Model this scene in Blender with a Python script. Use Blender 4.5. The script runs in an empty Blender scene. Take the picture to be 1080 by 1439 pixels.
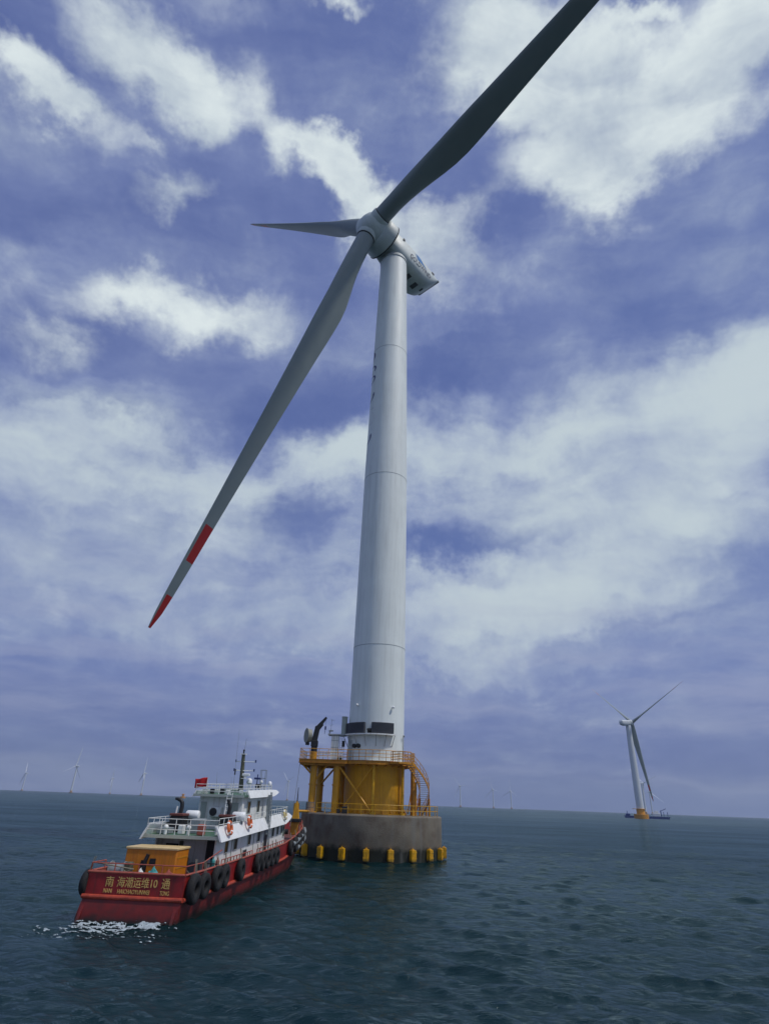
import bpy, bmesh, math, random
import numpy as np
from mathutils import Matrix, Vector, noise
from math import sin, cos, pi, radians, sqrt, atan2

sc = bpy.context.scene
COL = sc.collection
rnd = random.Random(7)

# ------------------------------------------------------------------ camera
EYE = 5.6
cam_d = bpy.data.cameras.new('camera')
cam = bpy.data.objects.new('camera', cam_d)
COL.objects.link(cam)
sc.camera = cam
cam_d.sensor_fit = 'HORIZONTAL'; cam_d.sensor_width = 36.0
cam_d.lens = 27.1
cam_d.clip_start = 0.1; cam_d.clip_end = 60000
cam.matrix_world = Matrix(((0.999308, -0.037184, 0.0, 0.0),
                           (-0.016731, -0.449642, -0.893052, 0.0),
                           (0.033207, 0.892435, -0.449953, EYE),
                           (0, 0, 0, 1)))

# ------------------------------------------------------------------ sky
SUN_AZ, SUN_EL = radians(112), radians(58)       # azimuth from +Y (view direction) towards +X
CUMULUS = [(-0.328, 0.55, 0.045, 0.037, -0.24, 0.9), (-0.295, 0.55, 0.073, 0.038, -0.47, 0.8), (-0.228, 0.603, 0.09, 0.051, -0.22, 1.25), (-0.194, 0.587, 0.042, 0.054, -0.9, 0.6), (-0.201, 0.505, 0.067, 0.029, 0.5, 0.75), (-0.233, 0.536, 0.03, 0.019, -0.39, 0.5), (-0.136, 0.594, 0.027, 0.051, 0.43, 0.55), (-0.088, 0.555, 0.066, 0.033, -0.2, 0.95), (-0.049, 0.532, 0.073, 0.04, -0.66, 1.05), (0.032, 0.483, 0.111, 0.063, -0.23, 1.0), (0.078, 0.647, 0.099, 0.078, -0.05, 1.1), (0.158, 0.614, 0.113, 0.096, -0.12, 1.25), (0.186, 0.532, 0.071, 0.074, 0.04, 1.15), (0.242, 0.563, 0.106, 0.061, 0.46, 1.0), (0.29, 0.606, 0.068, 0.103, 1.01, 0.75), (0.31, 0.627, 0.068, 0.041, -0.26, 0.8), (-0.058, 0.672, 0.036, 0.015, 0.08, 0.8), (0.219, 0.664, 0.033, 0.014, -0.18, 0.7), (0.084, 0.528, 0.077, 0.035, 0.45, 0.45), (0.181, 0.648, 0.034, 0.042, -0.14, 0.4), (-0.173, 0.405, 0.129, 0.036, 0.07, 0.8), (-0.294, 0.349, 0.058, 0.032, -0.16, 0.55), (-0.236, 0.406, 0.049, 0.025, 0.21, 0.3), (-0.328, 0.425, 0.052, 0.032, 0.29, 0.3)]
VEIL = [(-0.295, 0.268, 0.176, 0.064, 0.2, 0.75), (-0.224, 0.281, 0.153, 0.05, -0.32, 0.6), (-0.262, 0.224, 0.189, 0.074, -0.04, 0.6), (-0.08, 0.275, 0.149, 0.057, 0.51, 0.75), (-0.042, 0.298, 0.081, 0.046, 0.23, 0.4), (0.051, 0.291, 0.138, 0.069, 0.1, 0.5), (0.167, 0.302, 0.355, 0.085, 0.16, 0.95), (0.285, 0.328, 0.188, 0.077, 0.16, 0.5), (0.318, 0.36, 0.098, 0.054, 0.13, 0.55), (0.251, 0.233, 0.254, 0.074, 0.4, 0.65), (0.163, 0.187, 0.271, 0.085, 0.25, 0.5), (0.053, 0.156, 0.216, 0.053, 0.11, 0.45), (-0.037, 0.203, 0.067, 0.029, 0.49, 0.45), (-0.119, 0.204, 0.065, 0.026, 0.08, 0.35), (-0.231, 0.168, 0.246, 0.073, 0.12, 0.35), (-0.143, 0.147, 0.307, 0.063, 0.08, 0.3), (0.016, 0.125, 0.427, 0.062, 0.03, 0.35), (0.214, 0.127, 0.281, 0.08, -0.02, 0.3), (0.309, 0.434, 0.106, 0.115, -0.2, 0.25), (-0.034, 0.42, 0.132, 0.045, 0.22, 0.25), (0.101, 0.441, 0.15, 0.068, 0.13, 0.3), (-0.311, 0.412, 0.097, 0.052, 0.27, 0.25), (0.065, 0.106, 0.125, 0.014, 0.09, 0.25), (0.14, 0.031, 0.214, 0.013, -0.01, 0.2), (0.182, 0.071, 0.186, 0.028, 0.01, 0.15)]
GAPS = [(-0.227, 0.309, 0.059, 0.019, -0.02, 0.5), (0.065, 0.204, 0.111, 0.02, 0.22, 0.9), (-0.102, 0.222, 0.076, 0.034, 0.17, 0.7), (-0.197, 0.206, 0.047, 0.021, 0.12, 0.4), (-0.097, 0.323, 0.107, 0.044, 0.27, 0.55), (0.049, 0.37, 0.099, 0.045, 0.43, 0.6), (-0.297, 0.464, 0.101, 0.035, 0.27, 0.4), (-0.152, 0.477, 0.142, 0.05, 0.15, 0.3), (0.229, 0.436, 0.172, 0.048, -0.47, 0.45), (0.299, 0.181, 0.06, 0.094, -0.07, 0.3), (-0.339, 0.583, 0.06, 0.028, 0.34, 0.3), (-0.091, 0.641, 0.136, 0.05, 0.11, 0.35), (0.112, 0.509, 0.054, 0.033, -0.06, 0.3), (-0.22, 0.078, 0.138, 0.037, 0.07, 0.35), (0.099, 0.07, 0.307, 0.033, 0.02, 0.15), (0.221, 0.135, 0.08, 0.008, 0.09, 0.3), (-0.3, 0.304, 0.065, 0.013, 0.22, 0.3), (0.218, 0.647, 0.033, 0.021, -0.18, 0.5), (0.257, 0.593, 0.026, 0.039, -0.62, 0.35), (0.286, 0.471, 0.101, 0.029, -0.6, 0.3)]


world = bpy.data.worlds.new("World"); sc.world = world
world.use_nodes = True
def build_sky():
    nt = world.node_tree; N = nt.nodes; L = nt.links
    N.clear()
    def nd(t, **k):
        n = N.new(t)
        for a, b in k.items(): setattr(n, a, b)
        return n
    def setin(n, i, v):
        if hasattr(v, 'is_output') or isinstance(v, bpy.types.NodeSocket): L.new(v, n.inputs[i])
        else: n.inputs[i].default_value = v
    def M(op, a, b=0.0, c=None, clamp=False):
        n = nd('ShaderNodeMath', operation=op, use_clamp=clamp)
        setin(n, 0, a); setin(n, 1, b)
        if c is not None: setin(n, 2, c)
        return n.outputs[0]
    def VM(op, a, b=None, scale=None):
        n = nd('ShaderNodeVectorMath', operation=op)
        setin(n, 0, a)
        if b is not None: setin(n, 1, b)
        if scale is not None: setin(n, 3, scale)
        return n.outputs[0]
    def smooth(x, lo, hi):
        n = nd('ShaderNodeMapRange', interpolation_type='SMOOTHSTEP')
        setin(n, 0, x); n.inputs[1].default_value = lo; n.inputs[2].default_value = hi
        return n.outputs[0]
    def mixc(f, a, b, mode='MIX'):
        n = nd('ShaderNodeMix', data_type='RGBA', blend_type=mode)
        setin(n, 0, f); setin(n, 6, a); setin(n, 7, b)
        return n.outputs[2]
    def fbm(vec, scale, detail, rough=0.55, dist=0.0, out=0):
        n = nd('ShaderNodeTexNoise'); n.inputs['Scale'].default_value = scale
        n.inputs['Detail'].default_value = detail; n.inputs['Roughness'].default_value = rough
        n.inputs['Distortion'].default_value = dist
        L.new(vec, n.inputs['Vector']); return n.outputs[out]
    tc = nd('ShaderNodeTexCoord'); dirv = VM('NORMALIZE', tc.outputs['Generated'])
    sx = nd('ShaderNodeSeparateXYZ'); L.new(dirv, sx.inputs[0])
    X, Y, Z = sx.outputs
    den = M('MAXIMUM', M('ADD', Y, 1.0), 0.03)
    cb = nd('ShaderNodeCombineXYZ'); L.new(M('DIVIDE', X, den), cb.inputs[0]); L.new(M('DIVIDE', Z, den), cb.inputs[1])
    P = cb.outputs[0]
    # cloud-deck coordinates: perspective flattens the deck towards the horizon
    dz = M('ADD', M('MAXIMUM', Z, 0.0), 0.10)
    cd = nd('ShaderNodeCombineXYZ'); L.new(M('DIVIDE', X, dz), cd.inputs[0]); L.new(M('DIVIDE', Y, dz), cd.inputs[1])
    Q = cd.outputs[0]
    mr = nd('ShaderNodeMapping'); mr.inputs['Rotation'].default_value = (0, 0, radians(28)); mr.inputs['Scale'].default_value = (1.0, 0.62, 1.0)
    L.new(Q, mr.inputs[0]); QR = mr.outputs[0]
    # warp of the blob space, two octaves
    w1 = VM('SUBTRACT', fbm(dirv, 5.0, 5, 0.6, 0, 1), (0.5, 0.5, 0.5))
    w2 = VM('SUBTRACT', fbm(dirv, 17.0, 5, 0.65, 0, 1), (0.5, 0.5, 0.5))
    PW = VM('ADD', VM('ADD', P, VM('SCALE', w1, scale=0.11)), VM('SCALE', w2, scale=0.05))
    def blobs(lst, vec):
        tot = None
        for (u, v, ru, rv, an, am) in lst:
            m = nd('ShaderNodeMapping', vector_type='TEXTURE')
            m.inputs['Location'].default_value = (u, v, 0); m.inputs['Rotation'].default_value = (0, 0, an)
            m.inputs['Scale'].default_value = (ru, rv, 1e3)
            L.new(vec, m.inputs[0])
            g = nd('ShaderNodeTexGradient', gradient_type='SPHERICAL'); L.new(m.outputs[0], g.inputs[0])
            if tot is None: tot = M('MULTIPLY', g.outputs[1], am)
            else: tot = M('MULTIPLY_ADD', g.outputs[1], am, tot)
        return tot
    cA = blobs(CUMULUS, PW); cB = blobs(VEIL, PW); cD = blobs(GAPS, PW)
    # sky away from the photographed part gets free clouds
    away = smooth(Y, 0.35, -0.1)
    free = smooth(fbm(QR, 0.9, 7, 0.58, 0.3), 0.46, 0.72)
    f1 = fbm(QR, 2.6, 8, 0.62, 0.35)
    # fibrous detail: wisps drawn out along one direction high up
    ms = nd('ShaderNodeMapping'); ms.inputs['Rotation'].default_value = (0, 0, radians(38)); ms.inputs['Scale'].default_value = (5.5, 14.0, 1.0)
    L.new(VM('ADD', P, VM('SCALE', w1, scale=0.05)), ms.inputs[0])
    f2a = fbm(ms.outputs[0], 1.0, 8, 0.58, 0.35); f2b = fbm(dirv, 7.0, 8, 0.6, 0.3)
    f2 = M('ADD', M('MULTIPLY', f2a, 0.6), M('MULTIPLY', f2b, 0.4))
    f3 = fbm(QR, 0.9, 6, 0.6, 0.2)
    mh = nd('ShaderNodeMapping'); mh.inputs['Rotation'].default_value = (0, 0, radians(-12)); mh.inputs['Scale'].default_value = (4.0, 15.0, 1.0)
    L.new(VM('ADD', P, VM('SCALE', w1, scale=0.07)), mh.inputs[0]); fS = fbm(mh.outputs[0], 1.0, 9, 0.6, 0.3)
    fm = M('ADD', M('MULTIPLY', f1, 0.45), M('MULTIPLY', f2, 0.55))
    det = M('MULTIPLY', M('SUBTRACT', fm, 0.5), 2.9)
    gA = M('MINIMUM', cA, 0.95)
    inA = M('SUBTRACT', M('ADD', gA, M('MULTIPLY', det, 0.95)), M('MULTIPLY', cD, 0.35))
    covA = smooth(inA, 0.05, 1.0)
    veil = M('SUBTRACT', M('ADD', M('MULTIPLY', cB, 0.80), M('MULTIPLY', M('SUBTRACT', M('ADD', M('MULTIPLY', f1, 0.35), M('ADD', M('MULTIPLY', fS, 0.4), M('MULTIPLY', f2b, 0.25))), 0.5), 3.0)), M('MULTIPLY', cD, 0.8))
    veil = M('ADD', veil, M('MULTIPLY', M('SUBTRACT', f3, 0.45), 0.45))
    covB = smooth(M('ADD', veil, 0.28), -0.35, 1.25)
    covA = M('MAXIMUM', covA, M('MULTIPLY', free, away))
    # light: clear sky from the Sky Texture, tinted to the deep violet blue of the photograph
    sky = nd('ShaderNodeTexSky', sky_type='NISHITA'); sky.sun_disc = False
    sky.sun_elevation = SUN_EL; sky.sun_rotation = SUN_AZ; sky.dust_density = 0.6; sky.air_density = 1.0
    blue = mixc(0.65, mixc(1.0, sky.outputs[0], SKY_TINT, 'MULTIPLY'), (0.98, 1.25, 3.6, 1))
    low = smooth(Z, 0.42, 0.0)
    blue = mixc(M('MULTIPLY', low, 0.93), blue, SKY_LOW)
    lower = smooth(Z, 0.20, 0.0)
    blue = mixc(M('MULTIPLY', lower, 0.75), blue, SKY_HOR)
    vc = mixc(smooth(M('ADD', M('ADD', M('MULTIPLY', fS, 0.45), M('MULTIPLY', f2b, 0.35)), M('MULTIPLY', cB, 0.22)), 0.34, 0.74), VEIL_DIM, VEIL_COL)
    c = mixc(M('MULTIPLY', covB, 0.97), blue, vc)
    # body of the cumulus: bright with greyer folds
    fold = smooth(f2, 0.36, 0.62)
    cc = mixc(fold, CUM_SHADE, CUM_COL)
    c = mixc(M('MULTIPLY', covA, CUM_OP), c, cc)
    ml = nd('ShaderNodeMapping'); ml.inputs['Rotation'].default_value = (0, 0, radians(-3)); ml.inputs['Scale'].default_value = (4.0, 38.0, 1.0)
    L.new(VM('ADD', P, VM('SCALE', w1, scale=0.03)), ml.inputs[0]); fL = fbm(ml.outputs[0], 1.0, 7, 0.58, 0.2)
    covL = M('MULTIPLY', smooth(fL, 0.42, 0.68), smooth(Z, 0.40, 0.16))
    fin = mixc(M('MULTIPLY', lower, 0.60), c, SKY_HOR)
    fin = mixc(M('MULTIPLY', covL, 0.55), fin, (3.3, 3.7, 5.4, 1))
    _unused = mixc(M('MULTIPLY', lower, 0.60), c, SKY_HOR)
    bg = nd('ShaderNodeBackground'); L.new(fin, bg.inputs[0]); bg.inputs[1].default_value = 0.1
    out = nd('ShaderNodeOutputWorld'); L.new(bg.outputs[0], out.inputs[0])
SKY_TINT = (0.84, 1.0, 1.12, 1)
SKY_LOW = (1.45, 1.85, 4.2, 1)
SKY_HOR = (1.05, 1.50, 3.5, 1)
VEIL_COL = (5.6, 6.5, 6.9, 1); VEIL_DIM = (2.4, 3.0, 5.3, 1)
CUM_COL = (7.7, 8.5, 8.5, 1)
CUM_SHADE = (5.0, 5.8, 6.5, 1)
CUM_OP = 0.93
build_sky()

sun_d = bpy.data.lights.new('sun', 'SUN'); sun_d.energy = 2.3; sun_d.angle = radians(4); sun_d.color = (1.0, 0.96, 0.90)
sun = bpy.data.objects.new('sun', sun_d); COL.objects.link(sun)
sd = Vector((sin(SUN_AZ)*cos(SUN_EL), cos(SUN_AZ)*cos(SUN_EL), sin(SUN_EL)))
sun.rotation_euler = (-sd).to_track_quat('-Z', 'Y').to_euler()
sc.view_settings.view_transform = 'Standard'; sc.view_settings.look = 'None'
sc.view_settings.exposure = 0.0; sc.view_settings.gamma = 1.0
sc.render.engine = 'CYCLES'

# ------------------------------------------------------------------ helpers
class MB:
    """collects shapes; build() links them as ONE mesh object"""
    def __init__(self):
        self.v = []; self.f = []; self.m = []
    def add(self, vs, fs, mi=0):
        o = len(self.v); self.v += [tuple(v) for v in vs]
        self.f += [tuple(i + o for i in f) for f in fs]; self.m += [mi] * len(fs)
        return self
    def box(self, x0, x1, y0, y1, z0, z1, mi=0, shear=None):
        vs = [(x, y, z) for z in (z0, z1) for y in (y0, y1) for x in (x0, x1)]
        if shear: vs = [shear(v) for v in vs]
        return self.add(vs, [(0,2,3,1),(4,5,7,6),(0,1,5,4),(2,6,7,3),(0,4,6,2),(1,3,7,5)], mi)
    def bbox(self, x0, x1, y0, y1, z0, z1, b=0.03, mi=0):
        """box with chamfered vertical and top edges"""
        def ring(i, z): return [(x0+i, y0+b, z), (x0+b, y0+i, z), (x1-b, y0+i, z), (x1-i, y0+b, z),
                                (x1-i, y1-b, z), (x1-b, y1-i, z), (x0+b, y1-i, z), (x0+i, y1-b, z)]
        def ring_in(z): return [(x0+b, y0+b*1.6, z), (x0+b*1.6, y0+b, z), (x1-b*1.6, y0+b, z), (x1-b, y0+b*1.6, z),
                                (x1-b, y1-b*1.6, z), (x1-b*1.6, y1-b, z), (x0+b*1.6, y1-b, z), (x0+b, y1-b*1.6, z)]
        return self.loft([ring_in(z0), ring(0, z0+b), ring(0, z1-b), ring_in(z1)], True, True, mi)
    def loft(self, rings, closed=True, caps=True, mi=0):
        n = len(rings[0]); vs = [p for r in rings for p in r]; fs = []
        for i in range(len(rings)-1):
            for j in range(n if closed else n-1):
                k = (j+1) % n
                fs.append((i*n+j, i*n+k, (i+1)*n+k, (i+1)*n+j))
        if caps and closed:
            fs.append(tuple(range(n))[::-1]); fs.append(tuple((len(rings)-1)*n+j for j in range(n)))
        return self.add(vs, fs, mi)
    def tube(self, p0, p1, r0, r1=None, n=10, mi=0, caps=True):
        return self.path([p0, p1], [r0, r0 if r1 is None else r1], n, mi, caps)
    def path(self, pts, r, n=8, mi=0, caps=True, closed=False):
        pts = [Vector(p) for p in pts]
        if not isinstance(r, (list, tuple)): r = [r]*len(pts)
        rings = []; up = None
        for i, p in enumerate(pts):
            if closed: d = pts[(i+1) % len(pts)] - pts[i-1]
            else: d = pts[min(i+1, len(pts)-1)] - pts[max(i-1, 0)]
            d.normalize()
            if up is None:
                up = Vector((0, 0, 1)) if abs(d.z) < 0.9 else Vector((1, 0, 0))
            a = d.cross(up)
            if a.length < 1e-4: a = d.cross(Vector((0.3, 1, 0.2)))
            a.normalize(); b = a.cross(d).normalized(); up = b
            rings.append([p + r[i]*(cos(t)*a + sin(t)*b) for t in (2*pi*j/n for j in range(n))])
        if closed:
            rings.append(rings[0]); return self.loft(rings, True, False, mi)
        return self.loft(rings, True, caps, mi)
    def lathe(self, prof, n=48, c=(0, 0, 0), a0=0, a1=2*pi, mi=0, caps=True):
        full = abs(a1-a0-2*pi) < 1e-6; k = n if full else n+1
        rings = [[(c[0]+r*cos(a0+(a1-a0)*j/n), c[1]+r*sin(a0+(a1-a0)*j/n), c[2]+z) for j in range(k)] for r, z in prof]
        return self.loft(rings, full, caps and full, mi)
    def prism(self, poly, z0, z1, mi=0):
        return self.loft([[(x, y, z0) for x, y in poly], [(x, y, z1) for x, y in poly]], True, True, mi)
    def torus(self, c, R, r, axis='x', n=28, k=12, mi=0, sy=1.0):
        vs = []; fs = []
        for i in range(n):
            a = 2*pi*i/n
            for j in range(k):
                b = 2*pi*j/k; q = R + r*cos(b); w = r*sin(b)*sy
                p = {'x': (w, q*cos(a), q*sin(a)), 'y': (q*cos(a), w, q*sin(a)), 'z': (q*cos(a), q*sin(a), w)}[axis]
                vs.append((c[0]+p[0], c[1]+p[1], c[2]+p[2]))
                fs.append((i*k+j, ((i+1) % n)*k+j, ((i+1) % n)*k+(j+1) % k, i*k+(j+1) % k))
        return self.add(vs, fs, mi)
    def ball(self, c, r, n=16, k=10, mi=0, sz=1.0):
        prof = [(max(r*sin(pi*i/k), 1e-4), -r*cos(pi*i/k)*sz) for i in range(k+1)]
        return self.lathe(prof, n, c, mi=mi)
    def build(self, name, mats, parent=None, smooth=True, ang=35, mtx=None, loc=None):
        me = bpy.data.meshes.new(name)
        vs = self.v
        if mtx is not None: vs = [tuple(mtx @ Vector(v)) for v in vs]
        me.from_pydata(vs, [], self.f)
        for m in (mats if isinstance(mats, (list, tuple)) else [mats]): me.materials.append(m)
        me.polygons.foreach_set('material_index', self.m)
        bm = bmesh.new(); bm.from_mesh(me); bmesh.ops.recalc_face_normals(bm, faces=bm.faces); bm.to_mesh(me); bm.free()
        me.polygons.foreach_set('use_smooth', [smooth]*len(me.polygons))
        if smooth: me.set_sharp_from_angle(angle=radians(ang))
        o = bpy.data.objects.new(name, me); COL.objects.link(o)
        if loc is not None: o.location = loc
        if parent is not None: o.parent = parent
        return o

def tag(o, label=None, cat=None, group=None, kind=None):
    if label: o['label'] = label
    if cat: o['category'] = cat
    if group: o['group'] = group
    if kind: o['kind'] = kind
    return o
def empty(name, loc, rz=0.0, label=None, cat=None, group=None):
    o = bpy.data.objects.new(name, None); COL.objects.link(o)
    o.empty_display_size = 0.5
    o.location = loc; o.rotation_euler = (0, 0, rz)
    return tag(o, label, cat, group)
def copy_tree(o, parent=None):
    c = o.copy(); COL.objects.link(c); c.parent = parent
    for ch in [x for x in list(COL.objects) if x.parent == o]: copy_tree(ch, c)
    return c
def text_mesh(body, size, extrude=0.01, ax='CENTER', space=1.0):
    """outline of real lettering as vertices/faces (x right, y up)"""
    c = bpy.data.curves.new('lettering', 'FONT'); c.body = body; c.size = size; c.extrude = extrude
    c.align_x = ax; c.align_y = 'CENTER'; c.resolution_u = 3; c.space_character = space
    o = bpy.data.objects.new('lettering', c); COL.objects.link(o)
    bpy.context.view_layer.update()
    me = bpy.data.meshes.new_from_object(o.evaluated_get(bpy.context.evaluated_depsgraph_get()))
    vs = [tuple(v.co) for v in me.vertices]; fs = [tuple(p.vertices) for p in me.polygons]
    bpy.data.objects.remove(o); bpy.data.curves.remove(c); bpy.data.meshes.remove(me)
    return vs, fs
def fit(vs, w=None, h=None):
    xs = [v[0] for v in vs]; ys = [v[1] for v in vs]
    cx, cy = (min(xs)+max(xs))/2, (min(ys)+max(ys))/2
    kx = w/(max(xs)-min(xs)) if w else 1; ky = h/(max(ys)-min(ys)) if h else kx
    if not w: kx = ky
    return [((x-cx)*kx, (y-cy)*ky, z) for x, y, z in vs]

# ------------------------------------------------------------------ materials
def mat(name, col, rough=0.5, metal=0.0, spec=0.5, var=0.12, vscale=3.0, dirt=None, dirt_amt=0.3, dscale=1.5,
        streak=False, bump=0.0, bscale=20.0, coat=0.0):
    m = bpy.data.materials.new(name); m.use_nodes = True
    nt = m.node_tree; N = nt.nodes; L = nt.links; b = N['Principled BSDF']
    b.inputs['Roughness'].default_value = rough; b.inputs['Metallic'].default_value = metal
    b.inputs['Specular IOR Level'].default_value = spec
    if coat: b.inputs['Coat Weight'].default_value = coat
    g = N.new('ShaderNodeNewGeometry')
    pos = g.outputs['Position']
    n1 = N.new('ShaderNodeTexNoise'); n1.inputs['Scale'].default_value = vscale; n1.inputs['Detail'].default_value = 5
    L.new(pos, n1.inputs['Vector'])
    mr = N.new('ShaderNodeMapRange'); mr.inputs[1].default_value = 0.3; mr.inputs[2].default_value = 0.7
    mr.inputs[3].default_value = 1-var; mr.inputs[4].default_value = 1+var; L.new(n1.outputs[0], mr.inputs[0])
    mx = N.new('ShaderNodeMix'); mx.data_type = 'RGBA'; mx.blend_type = 'MULTIPLY'; mx.inputs[0].default_value = 1
    mx.inputs[6].default_value = (*col, 1)
    cr = N.new('ShaderNodeCombineColor'); 
    for i in range(3): L.new(mr.outputs[0], cr.inputs[i])
    L.new(cr.outputs[0], mx.inputs[7]); out = mx.outputs[2]
    if dirt:
        mp = N.new('ShaderNodeMapping'); L.new(pos, mp.inputs[0])
        if streak: mp.inputs['Scale'].default_value = (3.2, 3.2, 0.22)
        n2 = N.new('ShaderNodeTexNoise'); n2.inputs['Scale'].default_value = dscale; n2.inputs['Detail'].default_value = 7
        n2.inputs['Roughness'].default_value = 0.65; L.new(mp.outputs[0], n2.inputs['Vector'])
        r2 = N.new('ShaderNodeMapRange'); r2.inputs[1].default_value = 0.48; r2.inputs[2].default_value = 0.72
        r2.inputs[4].default_value = dirt_amt; L.new(n2.outputs[0], r2.inputs[0])
        m2 = N.new('ShaderNodeMix'); m2.data_type = 'RGBA'; L.new(r2.outputs[0], m2.inputs[0]); L.new(out, m2.inputs[6])
        m2.inputs[7].default_value = (*dirt, 1); out = m2.outputs[2]
    L.new(out, b.inputs['Base Color'])
    rr = N.new('ShaderNodeMapRange'); rr.inputs[3].default_value = max(rough-0.08, 0.02); rr.inputs[4].default_value = min(rough+0.12, 1)
    L.new(n1.outputs[0], rr.inputs[0]); L.new(rr.outputs[0], b.inputs['Roughness'])
    if bump:
        n3 = N.new('ShaderNodeTexNoise'); n3.inputs['Scale'].default_value = bscale; n3.inputs['Detail'].default_value = 6
        L.new(pos, n3.inputs['Vector'])
        bp = N.new('ShaderNodeBump'); bp.inputs['Strength'].default_value = bump; bp.inputs['Distance'].default_value = 0.05
        L.new(n3.outputs[0], bp.inputs['Height']); L.new(bp.outputs[0], b.inputs['Normal'])
    return m
TOWER = mat('tower_paint', (0.74, 0.79, 0.76), 0.55, var=0.04, vscale=0.35, dirt=(0.42, 0.44, 0.42), dirt_amt=0.35, dscale=0.5, streak=True)
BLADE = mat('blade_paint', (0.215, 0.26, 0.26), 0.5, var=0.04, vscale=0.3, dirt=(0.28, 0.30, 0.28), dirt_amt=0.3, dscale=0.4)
STRIPE = mat('red_marking', (0.42, 0.012, 0.010), 0.45, var=0.08)
NACELLE = mat('nacelle_paint', (0.54, 0.60, 0.58), 0.5, var=0.04, vscale=0.6, dirt=(0.28, 0.3, 0.29), dirt_amt=0.3, dscale=0.8)
JOINT = mat('joint_grey', (0.42, 0.46, 0.46), 0.6)
DRUM = mat('drum_tan', (0.26, 0.26, 0.21), 0.6)
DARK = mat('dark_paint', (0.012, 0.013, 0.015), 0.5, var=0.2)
LOUVRE = mat('louvre_grey', (0.05, 0.055, 0.066), 0.6, var=0.1)
GALV = mat('galvanised_steel', (0.38, 0.41, 0.42), 0.45, metal=0.3, var=0.15, vscale=6, dirt=(0.2, 0.16, 0.12), dirt_amt=0.35)
YEL = mat('yellow_coating', (0.64, 0.31, 0.008), 0.45, var=0.08, vscale=1.2, dirt=(0.26, 0.10, 0.012), dirt_amt=0.5, dscale=0.9, streak=True)
YELR = mat('rusty_yellow_coating', (0.50, 0.225, 0.012), 0.55, var=0.2, vscale=4, dirt=(0.24, 0.07, 0.015), dirt_amt=0.8, dscale=2.0)
YBRIGHT = mat('bright_yellow_coating', (0.68, 0.36, 0.004), 0.45, var=0.12, vscale=5, dirt=(0.25, 0.11, 0.02), dirt_amt=0.5, dscale=3)
BLUEP = mat('logo_blue', (0.02, 0.24, 0.62), 0.45)
NAVY = mat('navy_lettering', (0.02, 0.035, 0.13), 0.45)
RED = mat('hull_red', (0.25, 0.012, 0.013), 0.45, var=0.28, vscale=1.8, dirt=(0.07, 0.022, 0.014), dirt_amt=0.85, dscale=1.6, streak=True)
BOOT = mat('boot_red', (0.15, 0.009, 0.007), 0.5, var=0.2, dirt=(0.04, 0.014, 0.01), dirt_amt=0.8, dscale=1.2)
STRAKE = mat('rub_strake_orange', (0.42, 0.06, 0.03), 0.5, var=0.2, vscale=5, dirt=(0.16, 0.03, 0.02), dirt_amt=0.6, dscale=4)
RAILRED = mat('oxide_red_rail', (0.36, 0.085, 0.055), 0.55, var=0.2, vscale=6)
WHITE = mat('ship_white', (0.76, 0.78, 0.75), 0.4, var=0.05, dirt=(0.33, 0.25, 0.17), dirt_amt=0.5, dscale=1.8, streak=True)
WHITE2 = mat('bulwark_white', (0.82, 0.84, 0.83), 0.35, var=0.04, dirt=(0.5, 0.46, 0.4), dirt_amt=0.3, dscale=2.0)
DECKG = mat('deck_green', (0.06, 0.14, 0.085), 0.6, var=0.2, dirt=(0.10, 0.10, 0.08), dirt_amt=0.6, dscale=2)
DECKR = mat('deck_oxide', (0.15, 0.04, 0.03), 0.65, var=0.25, dirt=(0.06, 0.05, 0.04), dirt_amt=0.6, dscale=2)
GREY = mat('machine_grey', (0.22, 0.25, 0.26), 0.5, var=0.15)
FASC = mat('fascia_grey_green', (0.36, 0.41, 0.37), 0.5, var=0.1, dirt=(0.22, 0.18, 0.13), dirt_amt=0.5, dscale=3)
OLIVE = mat('mast_olive', (0.085, 0.088, 0.055), 0.55, var=0.15)
RUB = mat('tyre_rubber', (0.008, 0.008, 0.009), 0.8, var=0.3, vscale=8, bump=0.5, bscale=12, dirt=(0.03, 0.026, 0.022), dirt_amt=0.3, dscale=4)
RINGO = mat('life_ring_orange', (0.62, 0.13, 0.03), 0.5)
ROPE = mat('rope_fibre', (0.22, 0.20, 0.15), 0.9, var=0.3, vscale=20)
ORANGE = mat('container_orange', (0.56, 0.19, 0.010), 0.42, var=0.06, dirt=(0.24, 0.08, 0.02), dirt_amt=0.5, dscale=1.5, streak=True)
GLASS = mat('window_glass', (0.02, 0.025, 0.03), 0.06, spec=0.8, var=0.1)
FLAGR = mat('flag_red', (0.42, 0.008, 0.012), 0.8, var=0.05)
TEAL = mat('tarpaulin_teal', (0.05, 0.30, 0.30), 0.7)
GOLDP = mat('name_paint', (0.62, 0.42, 0.13), 0.6, var=0.2, vscale=8)
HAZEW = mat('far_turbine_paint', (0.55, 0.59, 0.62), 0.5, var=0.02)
SHIPB = mat('barge_blue', (0.02, 0.05, 0.20), 0.5)
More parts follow.
